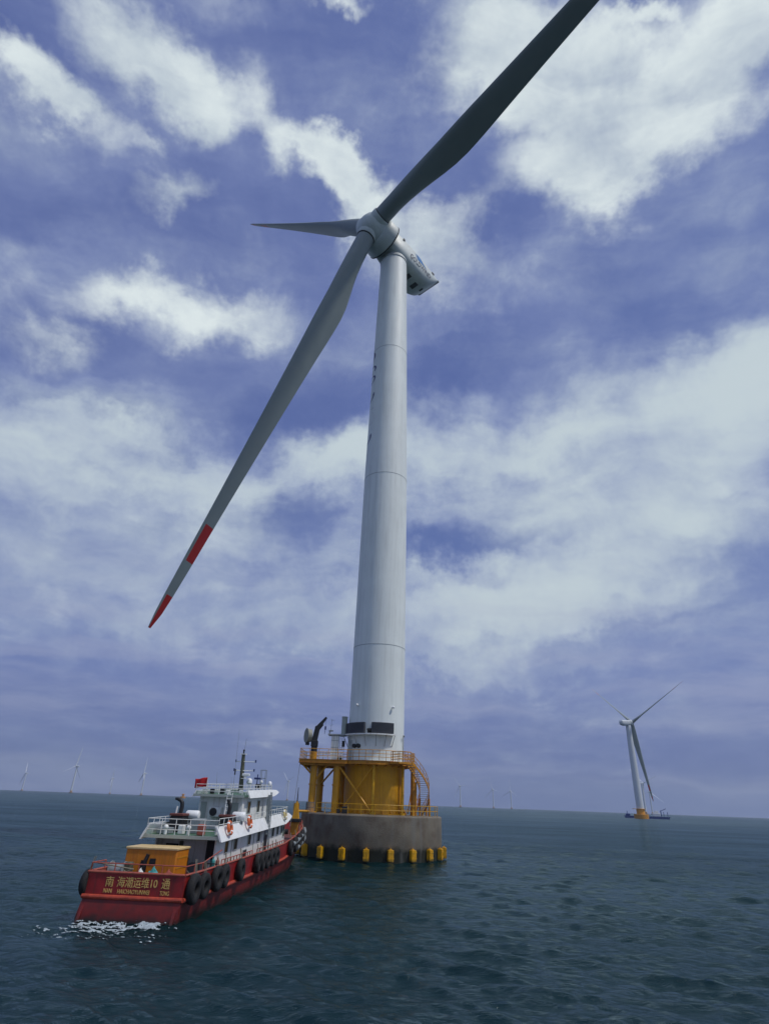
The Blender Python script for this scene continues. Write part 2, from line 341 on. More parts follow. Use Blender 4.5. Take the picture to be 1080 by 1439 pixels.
def concrete():
    m = mat('weathered_concrete', (0.165, 0.143, 0.108), 0.85, var=0.25, vscale=0.5, dirt=(0.085, 0.05, 0.034), dirt_amt=0.95, dscale=0.42, streak=False, bump=0.5, bscale=7)
    nt = m.node_tree; N = nt.nodes; L = nt.links; b = N['Principled BSDF']
    src = b.inputs['Base Color'].links[0].from_socket
    g = N.new('ShaderNodeNewGeometry'); s = N.new('ShaderNodeSeparateXYZ'); L.new(g.outputs['Position'], s.inputs[0])
    n = N.new('ShaderNodeTexNoise'); n.inputs['Scale'].default_value = 1.6; n.inputs['Detail'].default_value = 6; L.new(g.outputs['Position'], n.inputs['Vector'])
    a = N.new('ShaderNodeMath'); a.operation = 'MULTIPLY_ADD'; L.new(n.outputs[0], a.inputs[0]); a.inputs[1].default_value = -1.1; L.new(s.outputs[2], a.inputs[2])
    r = N.new('ShaderNodeMapRange'); r.inputs[1].default_value = 0.95; r.inputs[2].default_value = 0.45; L.new(a.outputs[0], r.inputs[0])
    x = N.new('ShaderNodeMix'); x.data_type = 'RGBA'; L.new(r.outputs[0], x.inputs[0]); L.new(src, x.inputs[6]); x.inputs[7].default_value = (0.022, 0.026, 0.018, 1)
    # a few pale lime runs
    mp = N.new('ShaderNodeMapping'); mp.inputs['Scale'].default_value = (1.1, 1.1, 0.12); L.new(g.outputs['Position'], mp.inputs[0])
    n2 = N.new('ShaderNodeTexNoise'); n2.inputs['Scale'].default_value = 1.1; n2.inputs['Detail'].default_value = 8; L.new(mp.outputs[0], n2.inputs['Vector'])
    r2 = N.new('ShaderNodeMapRange'); r2.inputs[1].default_value = 0.56; r2.inputs[2].default_value = 0.72; r2.inputs[4].default_value = 0.6; L.new(n2.outputs[0], r2.inputs[0])
    x2 = N.new('ShaderNodeMix'); x2.data_type = 'RGBA'; L.new(r2.outputs[0], x2.inputs[0]); L.new(x.outputs[2], x2.inputs[6]); x2.inputs[7].default_value = (0.19, 0.185, 0.165, 1)
    L.new(x2.outputs[2], b.inputs['Base Color'])
    return m
CONC = concrete()
def wet_foot(m, top, colour):
    # permanently wet, weed-stained strip just above the waterline
    nt = m.node_tree; N = nt.nodes; L = nt.links; b = N['Principled BSDF']; src = b.inputs['Base Color'].links[0].from_socket
    g = N.new('ShaderNodeNewGeometry'); s = N.new('ShaderNodeSeparateXYZ'); L.new(g.outputs['Position'], s.inputs[0])
    n = N.new('ShaderNodeTexNoise'); n.inputs['Scale'].default_value = 2.2; n.inputs['Detail'].default_value = 6; L.new(g.outputs['Position'], n.inputs['Vector'])
    a = N.new('ShaderNodeMath'); a.operation = 'MULTIPLY_ADD'; L.new(n.outputs[0], a.inputs[0]); a.inputs[1].default_value = -0.5; L.new(s.outputs[2], a.inputs[2])
    r = N.new('ShaderNodeMapRange'); r.inputs[1].default_value = top; r.inputs[2].default_value = top-0.3; L.new(a.outputs[0], r.inputs[0])
    x = N.new('ShaderNodeMix'); x.data_type = 'RGBA'; L.new(r.outputs[0], x.inputs[0]); L.new(src, x.inputs[6]); x.inputs[7].default_value = (*colour, 1)
    L.new(x.outputs[2], b.inputs['Base Color'])
wet_foot(BOOT, 0.12, (0.018, 0.012, 0.008))
wet_foot(YBRIGHT, 0.15, (0.06, 0.05, 0.012))

# ------------------------------------------------------------------ the sea
def sea_material():
    m = bpy.data.materials.new('sea_water'); m.use_nodes = True
    nt = m.node_tree; N = nt.nodes; L = nt.links; b = N['Principled BSDF']
    b.inputs['Base Color'].default_value = SEA_COL
    b.inputs['Roughness'].default_value = 0.10; b.inputs['IOR'].default_value = 1.33; b.inputs['Specular IOR Level'].default_value = 0.38
    g = N.new('ShaderNodeNewGeometry')
    mp = N.new('ShaderNodeMapping'); mp.inputs['Rotation'].default_value = (0, 0, radians(-14)); mp.inputs['Scale'].default_value = (0.45, 1.0, 1.0)
    L.new(g.outputs['Position'], mp.inputs[0])
    def noise_(s, d, r, dist=0.0):
        n = N.new('ShaderNodeTexNoise'); n.inputs['Scale'].default_value = s; n.inputs['Detail'].default_value = d
        n.inputs['Roughness'].default_value = r; n.inputs['Distortion'].default_value = dist; L.new(mp.outputs[0], n.inputs['Vector']); return n.outputs[0]
    cd = N.new('ShaderNodeCameraData')
    a = noise_(0.55, 5, 0.6, 0.6); c = noise_(3.4, 6, 0.68, 0.4)
    patches = N.new('ShaderNodeMapRange'); L.new(noise_(0.035, 4, 0.6), patches.inputs[0])
    patches.inputs[1].default_value = 0.35; patches.inputs[2].default_value = 0.65; patches.inputs[3].default_value = 0.45; patches.inputs[4].default_value = 1.15
    # the ship and the foundation shelter the water around them
    vd = N.new('ShaderNodeVectorMath'); vd.operation = 'DISTANCE'; L.new(g.outputs['Position'], vd.inputs[0]); vd.inputs[1].default_value = (-3, 48, 0)
    calm = N.new('ShaderNodeMapRange'); L.new(vd.outputs['Value'], calm.inputs[0]); calm.inputs[1].default_value = 18; calm.inputs[2].default_value = 160; calm.inputs[3].default_value = 0.32; calm.inputs[4].default_value = 1.0
    rgh = N.new('ShaderNodeMapRange'); L.new(vd.outputs['Value'], rgh.inputs[0]); rgh.inputs[1].default_value = 40; rgh.inputs[2].default_value = 500; rgh.inputs[3].default_value = 0.08; rgh.inputs[4].default_value = 0.26
    b1 = N.new('ShaderNodeBump'); b1.inputs['Distance'].default_value = 0.34; L.new(calm.outputs[0], b1.inputs['Strength']); L.new(a, b1.inputs['Height'])
    b2 = N.new('ShaderNodeBump'); b2.inputs['Distance'].default_value = 0.085; L.new(patches.outputs[0], b2.inputs['Strength']); L.new(c, b2.inputs['Height']); L.new(b1.outputs[0], b2.inputs['Normal'])
    # turbid water: slow drifts of greener and bluer water
    n = noise_(0.02, 5, 0.55)
    r = N.new('ShaderNodeMapRange'); r.inputs[1].default_value = 0.35; r.inputs[2].default_value = 0.65; L.new(n, r.inputs[0])
    x = N.new('ShaderNodeMix'); x.data_type = 'RGBA'; L.new(r.outputs[0], x.inputs[0]); x.inputs[6].default_value = SEA_COL; x.inputs[7].default_value = SEA_COL2
    N.remove(b)
    # a ruffled sea never turns into a mirror at grazing angles: reflectance levels off
    df = N.new('ShaderNodeBsdfDiffuse'); L.new(x.outputs[2], df.inputs[0]); L.new(b1.outputs[0], df.inputs['Normal'])
    gl = N.new('ShaderNodeBsdfGlossy'); L.new(rgh.outputs[0], gl.inputs['Roughness']); gl.inputs[0].default_value = (0.66, 0.80, 0.84, 1); L.new(b2.outputs[0], gl.inputs['Normal'])
    fr = N.new('ShaderNodeFresnel'); fr.inputs[0].default_value = 1.33; L.new(b2.outputs[0], fr.inputs['Normal'])
    mn = N.new('ShaderNodeMath'); mn.operation = 'MINIMUM'; L.new(fr.outputs[0], mn.inputs[0])
    pr = N.new('ShaderNodeMapRange'); L.new(patches.outputs[0], pr.inputs[0]); pr.inputs[1].default_value = 0.45; pr.inputs[2].default_value = 1.15; pr.inputs[3].default_value = 0.42; pr.inputs[4].default_value = 0.27; L.new(pr.outputs[0], mn.inputs[1])
    ms = N.new('ShaderNodeMixShader'); L.new(mn.outputs[0], ms.inputs[0]); L.new(df.outputs[0], ms.inputs[1]); L.new(gl.outputs[0], ms.inputs[2])
    L.new(ms.outputs[0], N['Material Output'].inputs[0])
    return m
SEA_COL = (0.0028, 0.016, 0.023, 1); SEA_COL2 = (0.0038, 0.021, 0.021, 1)
WATER = sea_material()
def waves(x, y, cell):
    """sum of short crossing wind waves, each faded out where the mesh cannot carry it"""
    g = np.random.default_rng(11); z = np.zeros_like(x); dx = np.zeros_like(x); dy = np.zeros_like(x)
    for i in range(120):
        lam = 0.32 * (8.0/0.32) ** (g.random()**1.2); th = radians(252) + g.normal()*0.42
        amp = 0.0074 * lam**0.80 * (0.5+g.random()) * (0.45 if lam > 3.5 else 1.15); k = 2*pi/lam; ph = g.random()*2*pi
        w = np.clip((lam/cell-2.2)/2.5, 0, 1)
        kx, ky = k*cos(th), k*sin(th); q = kx*x+ky*y+ph
        z += w*amp*np.cos(q); dx -= w*amp*0.8*cos(th)*np.sin(q); dy -= w*amp*0.8*sin(th)*np.sin(q)
    calm = 0.80 + 0.25*np.sin(x*0.021+1.0)*np.sin(y*0.033+0.5*np.sin(x*0.015))
    calm = calm*(0.72+0.36*np.clip((np.hypot(x+3, y-48)-12)/70, 0, 1))
    return dx*calm, dy*calm, z*calm
def make_sea():
    az = np.concatenate([np.linspace(-180, -42, 70, endpoint=False), np.linspace(-42, 42, 420, endpoint=False), np.linspace(42, 180, 70, endpoint=False)])
    rr = [3.0, 6.0, 10.0]
    r = 14.0
    while r < 700: rr.append(r); r *= 1.0062 if r < 120 else 1.012
    while r < 9000: rr.append(r); r *= 1.12
    rr.append(9000.0)
    rr = np.array(rr); A = np.radians(az)
    X = rr[:, None]*np.sin(A)[None, :]; Y = rr[:, None]*np.cos(A)[None, :]
    dr = np.gradient(rr)[:, None]; da = np.gradient(np.concatenate([A]))[None, :]*rr[:, None]
    cell = np.maximum(dr*0.7, np.abs(da)); cell = np.maximum(cell, 0.05)
    dx, dy, Z = waves(X, Y, cell)
    n = len(az); k = len(rr)
    V = np.stack([X+dx, Y+dy, Z], -1).reshape(-1, 3)
    V = np.vstack([V, [[0, 0, 0]]])
    i, j = np.meshgrid(np.arange(k-1), np.arange(n), indexing='ij'); j2 = (j+1) % n
    F = np.stack([i*n+j, (i+1)*n+j, (i+1)*n+j2, i*n+j2], -1).reshape(-1, 4)[:, ::-1]
    T = np.stack([np.full(n, k*n), np.arange(n), (np.arange(n)+1) % n], -1)[:, ::-1]
    me = bpy.data.meshes.new('sea')
    me.vertices.add(len(V)); me.vertices.foreach_set('co', V.ravel().astype(np.float32))
    lo = np.concatenate([F.ravel(), T.ravel()]).astype(np.int32)
    me.loops.add(len(lo)); me.loops.foreach_set('vertex_index', lo)
    st = np.concatenate([np.arange(len(F))*4, len(F)*4+np.arange(len(T))*3]).astype(np.int32)
    me.polygons.add(len(st)); me.polygons.foreach_set('loop_start', st)
    me.update(calc_edges=True); me.validate()
    me.polygons.foreach_set('use_smooth', [True]*len(me.polygons))
    me.materials.append(WATER)
    o = bpy.data.objects.new('sea', me); COL.objects.link(o)
    if me.polygons[0].normal.z < 0: me.flip_normals()
    return tag(o, 'dark blue-green choppy sea reaching to the horizon', 'sea', kind='structure')
make_sea()

# ------------------------------------------------------------------ main turbine
D = 79.0
JOINTD = mat('hatch_grey', (0.06, 0.07, 0.07), 0.6)
def blade_mb(R=82.0, stripes=True, nst=34, nsec=20, chord=5.0):
    """z = span, +x = trailing edge, y = thickness"""
    mb = MB(); st = [0.0, 0.012, 0.025, 0.04] + [0.04 + 0.96*((i/(nst-4))**1.02) for i in range(1, nst-3)]
    extra = [0.793, 0.868, 0.934, 0.9955]
    st = sorted(set([s for s in st if all(abs(s-e) > 0.006 for e in extra)] + (extra if stripes else [])))
    ts = [0, .03, .08, .13, .18, .22, .27, .35, .45, .6, .75, .88, .95, .985, 1]
    tcv = [.635, .635, .70, .83, .96, 1.01, .98, .87, .755, .60, .455, .345, .27, .19, .04]
    dense = np.linspace(0, 1, 801); dv = np.interp(dense, ts, tcv); k_ = np.ones(25)/25
    sm = np.convolve(np.pad(dv, 24, mode='edge'), np.convolve(k_, k_), mode='same')[24:-24]; sm[-24:] = dv[-24:]
    def ch(s): return 3.3 if s < 0.03 else chord*float(np.interp(s, dense, sm))
    rings = []
    for s in st:
        c = ch(s); t = min(max((s-0.03)/0.19, 0), 1); t = t*t*(3-2*t)
        th = 3.3/c*(1-t) + t*(0.30-0.16*s) if s > 0.03 else 1.0
        off = 0.5*(1-t) + 0.30*t; tw = radians(11)*(1-min(s/0.9, 1))**1.6*t
        bend = -0.3*s*s
        ring = []
        for j in range(nsec):
            a = 2*pi*j/nsec; xi = 0.5-0.5*cos(a)
            ya = 0.5*sin(a)*(1-t) + t*0.5*math.copysign(1, sin(a))*(abs(sin(a))**1.0)*(1.35*(1-xi)**0.55+0.02)
            x = (xi-off)*c; y = ya*c*th
            ring.append((x*cos(tw)-y*sin(tw), x*sin(tw)+y*cos(tw)+bend, s*R))
        rings.append(ring)
    mb.loft(rings, True, True)
    if stripes:
        n = nsec; fi = 0
        for i in range(len(st)-1):
            mid = (st[i]+st[i+1])/2; red = 0.793 < mid < 0.868 or 0.934 < mid < 0.9955
            for j in range(n):
                if red and 3 <= j < n-2: mb.m[fi] = 1
                fi += 1
    return mb
def rotor_frame(phi, tilt):
    ax = Vector((-sin(phi)*cos(tilt), -cos(phi)*cos(tilt), sin(tilt)))
    e1 = ax.cross(Vector((0, 0, 1))).normalized(); e2 = e1.cross(ax)
    return ax, e1, e2
def frame_mtx(o, x, y, z):
    m = Matrix.Identity(4)
    for i, c in enumerate((x, y, z, o)):
        for j in range(3): m[j][i] = c[j]
    return m
def blade_mtx(H, ax, e1, e2, th, cone, pitch):
    z = (cos(cone)*(cos(th)*e1 + sin(th)*e2) + sin(cone)*ax).normalized()
    back = (-ax - (-ax).dot(z)*z).normalized(); side = z.cross(back).normalized()
    x = cos(pitch)*back + sin(pitch)*side; y = z.cross(x)
    return frame_mtx(H, x, y, z)

def tower_r(z):
    zs = [9.9, 13, 25, 52, 79, 99.6]; rs = [3.56, 3.55, 3.5, 3.3, 2.86, 2.5]
    return float(np.interp(z, zs, rs))
turb = empty('wind_turbine', (0, D, 9.97), 0,
             'huge pale grey three-blade turbine on the round concrete foundation beside the ship', 'wind turbine')
inv = Matrix.Translation((0, -D, -9.97))
ZB = 9.97
def main_tower():
    prof = [(tower_r(z), z-ZB) for z in np.linspace(ZB, 99.6, 60)]
    MB().lathe(prof, 96).build('tower', TOWER, turb, ang=60)
    for zz in (24.3, 50.6, 76.3):
        r = tower_r(zz); MB().lathe([(r+0.004, zz-ZB-0.05), (r+0.022, zz-ZB-0.04), (r+0.022, zz-ZB+0.04), (r+0.004, zz-ZB+0.05)], 96, caps=False).build('flange_joint', JOINT, turb)
    for zz in (14.8, 33.5, 42.0, 59.4, 68.0, 84.5, 92.0):   # weld seams
        pass
    # base skirt ring with door plinth
    MB().lathe([(3.57, 0.0), (3.78, 0.0), (3.78, 0.18), (3.57, 0.2)], 80, caps=False).build('base_flange', TOWER, turb)
main_tower()
def on_tower(ang, z, r=None):
    """ang measured from the side facing the camera, positive to the right"""
    r = tower_r(z) if r is None else r
    return Vector((r*sin(ang), -r*cos(ang), z-ZB))
def panel_arc(name, m, a0, a1, z0, z1, r0, r1, slats=0, parent=turb, base=ZB):
    mb = MB(); n = 14
    def pt(a, r, z): return (r*sin(a), -r*cos(a), z-base)
    rings = []
    for i in range(n+1):
        a = a0+(a1-a0)*i/n
        rings.append([pt(a, r0, z0), pt(a, r1, z0), pt(a, r1, z1), pt(a, r0, z1)])
    mb.loft(rings, True, True)
    for k in range(slats):
        z = z0+(z1-z0)*(k+0.5)/slats
        mb.loft([[pt(a0+(a1-a0)*i/n, r1, z-0.02), pt(a0+(a1-a0)*i/n, r1+0.035, z-0.03), pt(a0+(a1-a0)*i/n, r1+0.035, z), pt(a0+(a1-a0)*i/n, r1, z+0.02)] for i in range(n+1)], True, True)
    return mb.build(name, m, parent)
for a0, a1 in ((-1.42, -0.39), (-0.155, 0.57)):
    panel_arc('cooling_louvre', LOUVRE, a0, a1, 13.27, 14.5, 3.56, 3.98, 9)
# galvanised shelf under the louvres with brackets
panel_arc('louvre_shelf', WHITE, -1.45, 0.62, 13.05, 13.2, 3.56, 4.25)
def shelf_brackets():
    for a in (-1.4, -1.05, -0.7, -0.35, 0.0, 0.3, 0.58):
        MB().tube(on_tower(a, 13.05, 4.18), on_tower(a, 11.8, 3.56), 0.045, n=6).build('shelf_bracket', GALV, turb)
shelf_brackets()
for a in (-0.27, -0.2):
    MB().tube(on_tower(a, 13.25, 3.6), on_tower(a, 13.8, 3.7), 0.12, n=8).ball(on_tower(a, 13.62, 3.85), 0.16).build('floodlight', DARK, turb)
for a, z in ((-0.80, 11.8), (-0.62, 11.8)):
    p = on_tower(a, z, 3.5); q = on_tower(a, z, 3.85)
    MB().tube(p, q, 0.26, 0.24, n=16).build('cable_port', DARK, turb)
for a, z in ((-0.73, 16.6), (0.56, 16.4)):
    p = on_tower(a, z); q = on_tower(a, z, tower_r(z)+0.28)
    MB().tube(p, q, 0.06, n=8).ball(q, 0.16).build('marker_lamp', WHITE2, turb)
# thin conduit at the right of the base
MB().path([on_tower(1.18, 10.2, 3.7), on_tower(1.18, 13.2, 3.7)], 0.05, 8).ball(on_tower(1.12, 13.2, 3.85), 0.13).build('conduit', GREY, turb)
# door on the platform side
def door():
    mb = MB(); n = 8
    for (z0, z1, r1) in ((10.1, 12.5, 3.60),):
        rings = [[(3.5*sin(a), -3.5*cos(a), z0-ZB), (r1*sin(a), -r1*cos(a), z0-ZB), (r1*sin(a), -r1*cos(a), z1-ZB), (3.5*sin(a), -3.5*cos(a), z1-ZB)] for a in (-1.15+0.03*k for k in range(n))]
        mb.loft(rings, True, True)
    mb.build('door', JOINT, turb)
door()
def tower_text():
    vs, fs = text_mesh('GOLDWIND', 2.0, 0.0, space=1.35)
    w = 16.0; vs = fit(vs, w=w, h=3.1)
    z0 = 65.0
    mb = MB(); out = []
    # subdivide not needed: letters are small; wrap each vertex on the shell, reading downwards
    for x, y, z in vs:
        zz = z0 - x; r = tower_r(zz)+0.02; a = radians(-80) + y/r
        out.append((r*sin(a), -r*cos(a), zz-ZB))
    mb.add(out, fs)
    # swoosh emblem above the word
    r = tower_r(75)+0.02; em = []
    for i in range(21):
        t = i/20; zz = 76.3-3.4*t; a = radians(-74)+0.34*sin(pi*min(t*1.25, 1))-0.25*t
        wd = 0.22*sin(pi*t)+0.02; em.append([((r)*sin(a-wd), -(r)*cos(a-wd), zz-ZB), ((r)*sin(a), -(r)*cos(a), zz-ZB)])
    mb.loft(em, False, False)
    mb.build('tower_lettering', NAVY, turb, smooth=False)
tower_text()

PHI, TILT, CONE, TH0 = 0.768, 0.1536, 0.0548, -1.3224
AX, E1, E2 = rotor_frame(PHI, TILT)
HUBZ = 102.63; NC = Vector((0, D, HUBZ)); HUB = NC + AX*6.6
def nac_mtx(o): return inv @ frame_mtx(o, AX, E1, E2)      # local x forward, y = e1 (away), z up
def nacelle():
    m = nac_mtx(NC); mb = MB()
    def sec(f, w, top, bot, ch):
        half = [(0, top), (w*0.55, top), (w*0.88, top-0.25), (w, top-0.8), (w*1.0, bot+ch), (w*0.93, bot+ch*0.45), (w*0.75, bot+0.08), (w*0.4, bot)]
        pts = [(f, y, z) for y, z in half] + [(f, 0, bot)] + [(f, -y, z) for y, z in half[:0:-1]]
        return pts
    S = [(2.9, 2.35, 2.2, -2.5, 1.9), (2.4, 2.6, 2.25, -2.75, 1.9), (0, 2.85, 2.1, -3.05, 1.7), (-3, 2.95, 2.0, -3.2, 1.6), (-6.2, 2.95, 1.85, -3.2, 1.6), (-7.6, 2.9, 1.75, -2.75, 1.6),
         (-8.8, 2.85, 1.65, -1.85, 1.35), (-9.7, 2.8, 1.55, -0.8, 0.9), (-10.2, 2.75, 1.6, 0.1, 0.5), (-10.9, 2.65, 1.75, 1.15, 0.25)]
    n = len(sec(*S[0]))
    mb.loft([sec(*s) for s in S], True, True)
    nac = mb.build('nacelle', NACELLE, turb, mtx=m, ang=50)
    # yaw neck
    MB().lathe([(2.52, 0), (2.62, 0.1), (2.62, 0.5), (2.5, 0.9)], 60, (0, 0, 99.2-ZB)).build('yaw_neck', JOINT, nac)
    # vents and hatches on the belly and the side
    for (f0, f1, y0, y1) in ((-4.6, -3.6, -1.2, 0.2), (-6.8, -5.9, -1.0, 0.6)):
        MB().box(f0, f1, y0, y1, -3.24, -3.10).build('belly_hatch', JOINTD, nac, mtx=m)
    MB().box(-8.6, -8.3, -0.6, 0.2, -2.3, -1.9).build('belly_hatch', JOINTD, nac, mtx=m)
    MB().box(0.2, 0.7, -2.93, -2.80, 1.0, 1.45).build('side_vent', DARK, nac, mtx=m)
    MB().box(-8.9, -8.2, -2.93, -2.82, 0.7, 1.15).build('side_vent', DARK, nac, mtx=m)
    # lettering and emblem on the side facing the camera (side is -E1)
    vs, fs = text_mesh('GOLDWIND', 1.0, 0.01)
    vs = fit(vs, w=6.2, h=1.25)
    MB().add([(-4.9-x, -2.99, -1.05+y) for x, y, z in vs], fs).build('side_lettering', NAVY, nac, mtx=m, smooth=False)
    mb = MB()
    for k in range(4):
        ring = []
        for i in range(13):
            t = i/12; x = -3.4-3.2*t+0.2*k; z = -0.25+0.26*k*(1-t)*1.2+0.45*sin(pi*t)*(0.3+0.2*k)
            ring.append([(x, -2.99, z), (x, -2.99, z+0.24*sin(pi*t)+0.04)])
        mb.loft(ring, False, False)
    mb.build('side_emblem', BLUEP, nac, mtx=m, smooth=False)
    # weather mast
    mb = MB(); mb.tube((-2.6, -0.5, 2.0), (-2.6, -0.5, 3.5), 0.05, n=6).tube((-2.6, -1.1, 3.3), (-2.6, 0.1, 3.3), 0.04, n=6)
    mb.tube((-2.6, -1.1, 3.3), (-2.6, -1.1, 3.9), 0.05, n=6).tube((-2.6, 0.1, 3.3), (-2.6, 0.1, 3.9), 0.05, n=6).ball((-2.6, -1.1, 4.0), 0.17).ball((-2.6, 0.1, 3.95), 0.15)
    mb.build('weather_mast', DARK, nac, mtx=m)
    # generator drum
    mb = MB(); prof = [(2.5, 2.75), (3.60, 2.80), (3.72, 2.95), (3.72, 3.2), (3.66, 4.6), (3.45, 5.2), (2.9, 5.55), (2.2, 5.7)]
    rings = [[(f, r*cos(a), r*sin(a)) for a in (2*pi*j/64 for j in range(64))] for r, f in prof]
    gen = mb.loft(rings, True, True).build('generator_drum', NACELLE, turb, mtx=m, ang=45)
    rings = [[(f, r*cos(a), r*sin(a)) for a in (2*pi*j/64 for j in range(64))] for r, f in ((3.70, 2.70), (3.78, 2.72), (3.78, 2.86), (3.70, 2.88))]
    MB().loft(rings, True, True).build('drum_seam', DARK, gen, mtx=m)
    # spinner
    mb = MB(); prof = [(3.25, 5.0), (3.1, 5.7), (2.95, 6.4), (2.78, 7.2), (2.55, 7.9), (1.95, 8.55), (1.1, 8.95), (0.05, 9.1)]
    rings = [[(f, r*cos(a), r*sin(a)) for a in (2*pi*j/48 for j in range(48))] for r, f in prof]
    return mb.loft(rings, True, True).build('hub', NACELLE, turb, mtx=m, ang=60)
hub = nacelle()
BMB = blade_mb()
for k in range(3):
    bm_ = inv @ blade_mtx(HUB, AX, E1, E2, TH0+k*2*pi/3, CONE, radians(-13))
    # blade starts at the pitch bearing, 2.4 m out
    bmesh_ = MB(); bmesh_.v = [(x, y, z*(82.8-3.0)/82.0+3.0) for x, y, z in BMB.v]; bmesh_.f = BMB.f; bmesh_.m = BMB.m
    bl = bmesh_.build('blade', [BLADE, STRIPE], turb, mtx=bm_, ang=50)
    MB().lathe([(1.5, 0.5), (1.9, 0.8), (1.9, 2.9), (1.8, 3.05)], 40, caps=False).build('blade_collar', NACELLE, turb, mtx=bm_)
    MB().lathe([(1.66, 2.95), (1.74, 2.99), (1.74, 3.15), (1.66, 3.2)], 40, caps=False).build('bearing_ring', DARK, bl, mtx=bm_)

# ------------------------------------------------------------------ foundation
CX = -0.2
fnd = empty('turbine_foundation', (CX, D, 0), 0,
            'round weathered concrete cap with yellow steel pedestal and platform, carrying the huge turbine', 'foundation')
def F(x, y, z): return (x-CX, y-D, z)
CR = 8.4; CT = 4.4
def cap():
    mb = MB(); prof = [(CR-0.05, -2.0), (CR-0.02, 0.9), (CR+0.02, 1.0), (CR, CT-0.12), (CR-0.08, CT), (0.1, CT+0.03)]
    mb.lathe(prof, 120); mb.build('concrete_cap', CONC, fnd, ang=30)
cap()
def rail_ring(r, z, a0, a1, h=1.1, post=1.2, mid=2, mt=YEL, name='railing', parent=fnd, ox=-CX, rad=0.035):
    mb = MB(); n = max(3, int(abs(a1-a0)*r/0.7))
    def p(a, zz): return (ox + r*sin(a), -r*cos(a), zz)
    for k in range(mid+1):
        zz = z+h*(k+1)/(mid+1)
        mb.path([p(a0+(a1-a0)*i/n, zz) for i in range(n+1)], rad, 6)
    m_ = max(2, int(abs(a1-a0)*r/post))
    for i in range(m_+1):
        a = a0+(a1-a0)*i/m_; mb.tube(p(a, z), p(a, z+h), rad, n=6)
    return mb.build(name, mt, parent)
def rail_line(pts, h=1.1, post=1.2, mid=2, mt=YEL, name='railing', parent=fnd, rad=0.035, side=None):
    mb = MB(); pts = [Vector(p) for p in pts]
    for k in range(mid+1):
        mb.path([p+Vector((0, 0, h*(k+1)/(mid+1))) for p in pts], rad, 6)
    for a, b in zip(pts, pts[1:]):
        m_ = max(1, int(round((b-a).length/post)))
        for i in range(m_+1):
            q = a.lerp(b, i/m_); mb.tube(q, q+Vector((0, 0, h)), rad, n=6)
    return mb.build(name, mt, parent)
# pedestal
TPR = 3.68
def pedestal():
    mb = MB(); mb.lathe([(TPR+0.35, CT+0.02), (TPR+0.35, CT+0.12), (TPR+0.02, CT+0.14), (TPR, CT+0.5), (TPR, 9.35), (TPR+0.25, 9.75)], 96, (-CX, 0, 0))
    for k in range(24):
        a = 2*pi*k/24; c, s = cos(a), sin(a)
        mb.add([(-CX+TPR*c, TPR*s, CT+0.7), (-CX+(TPR+0.33)*c, (TPR+0.33)*s, CT+0.12), (-CX+TPR*c, TPR*s, CT+0.12)], [(0, 1, 2)])
    mb.build('pedestal', YEL, fnd)
    for a in (-0.03, 0.96, 2.2, -2.4):        # cable pipes standing off the shell
        x, y = -CX+(TPR+0.45)*sin(a), -(TPR+0.45)*cos(a)
        mb = MB(); mb.tube((x, y, CT+0.02), (x, y, 9.8), 0.17, n=14); mb.tube((x, y, CT+0.02), (x, y, CT+0.25), 0.34, n=14)
        mb.build('cable_pipe', YBRIGHT, fnd)
pedestal()
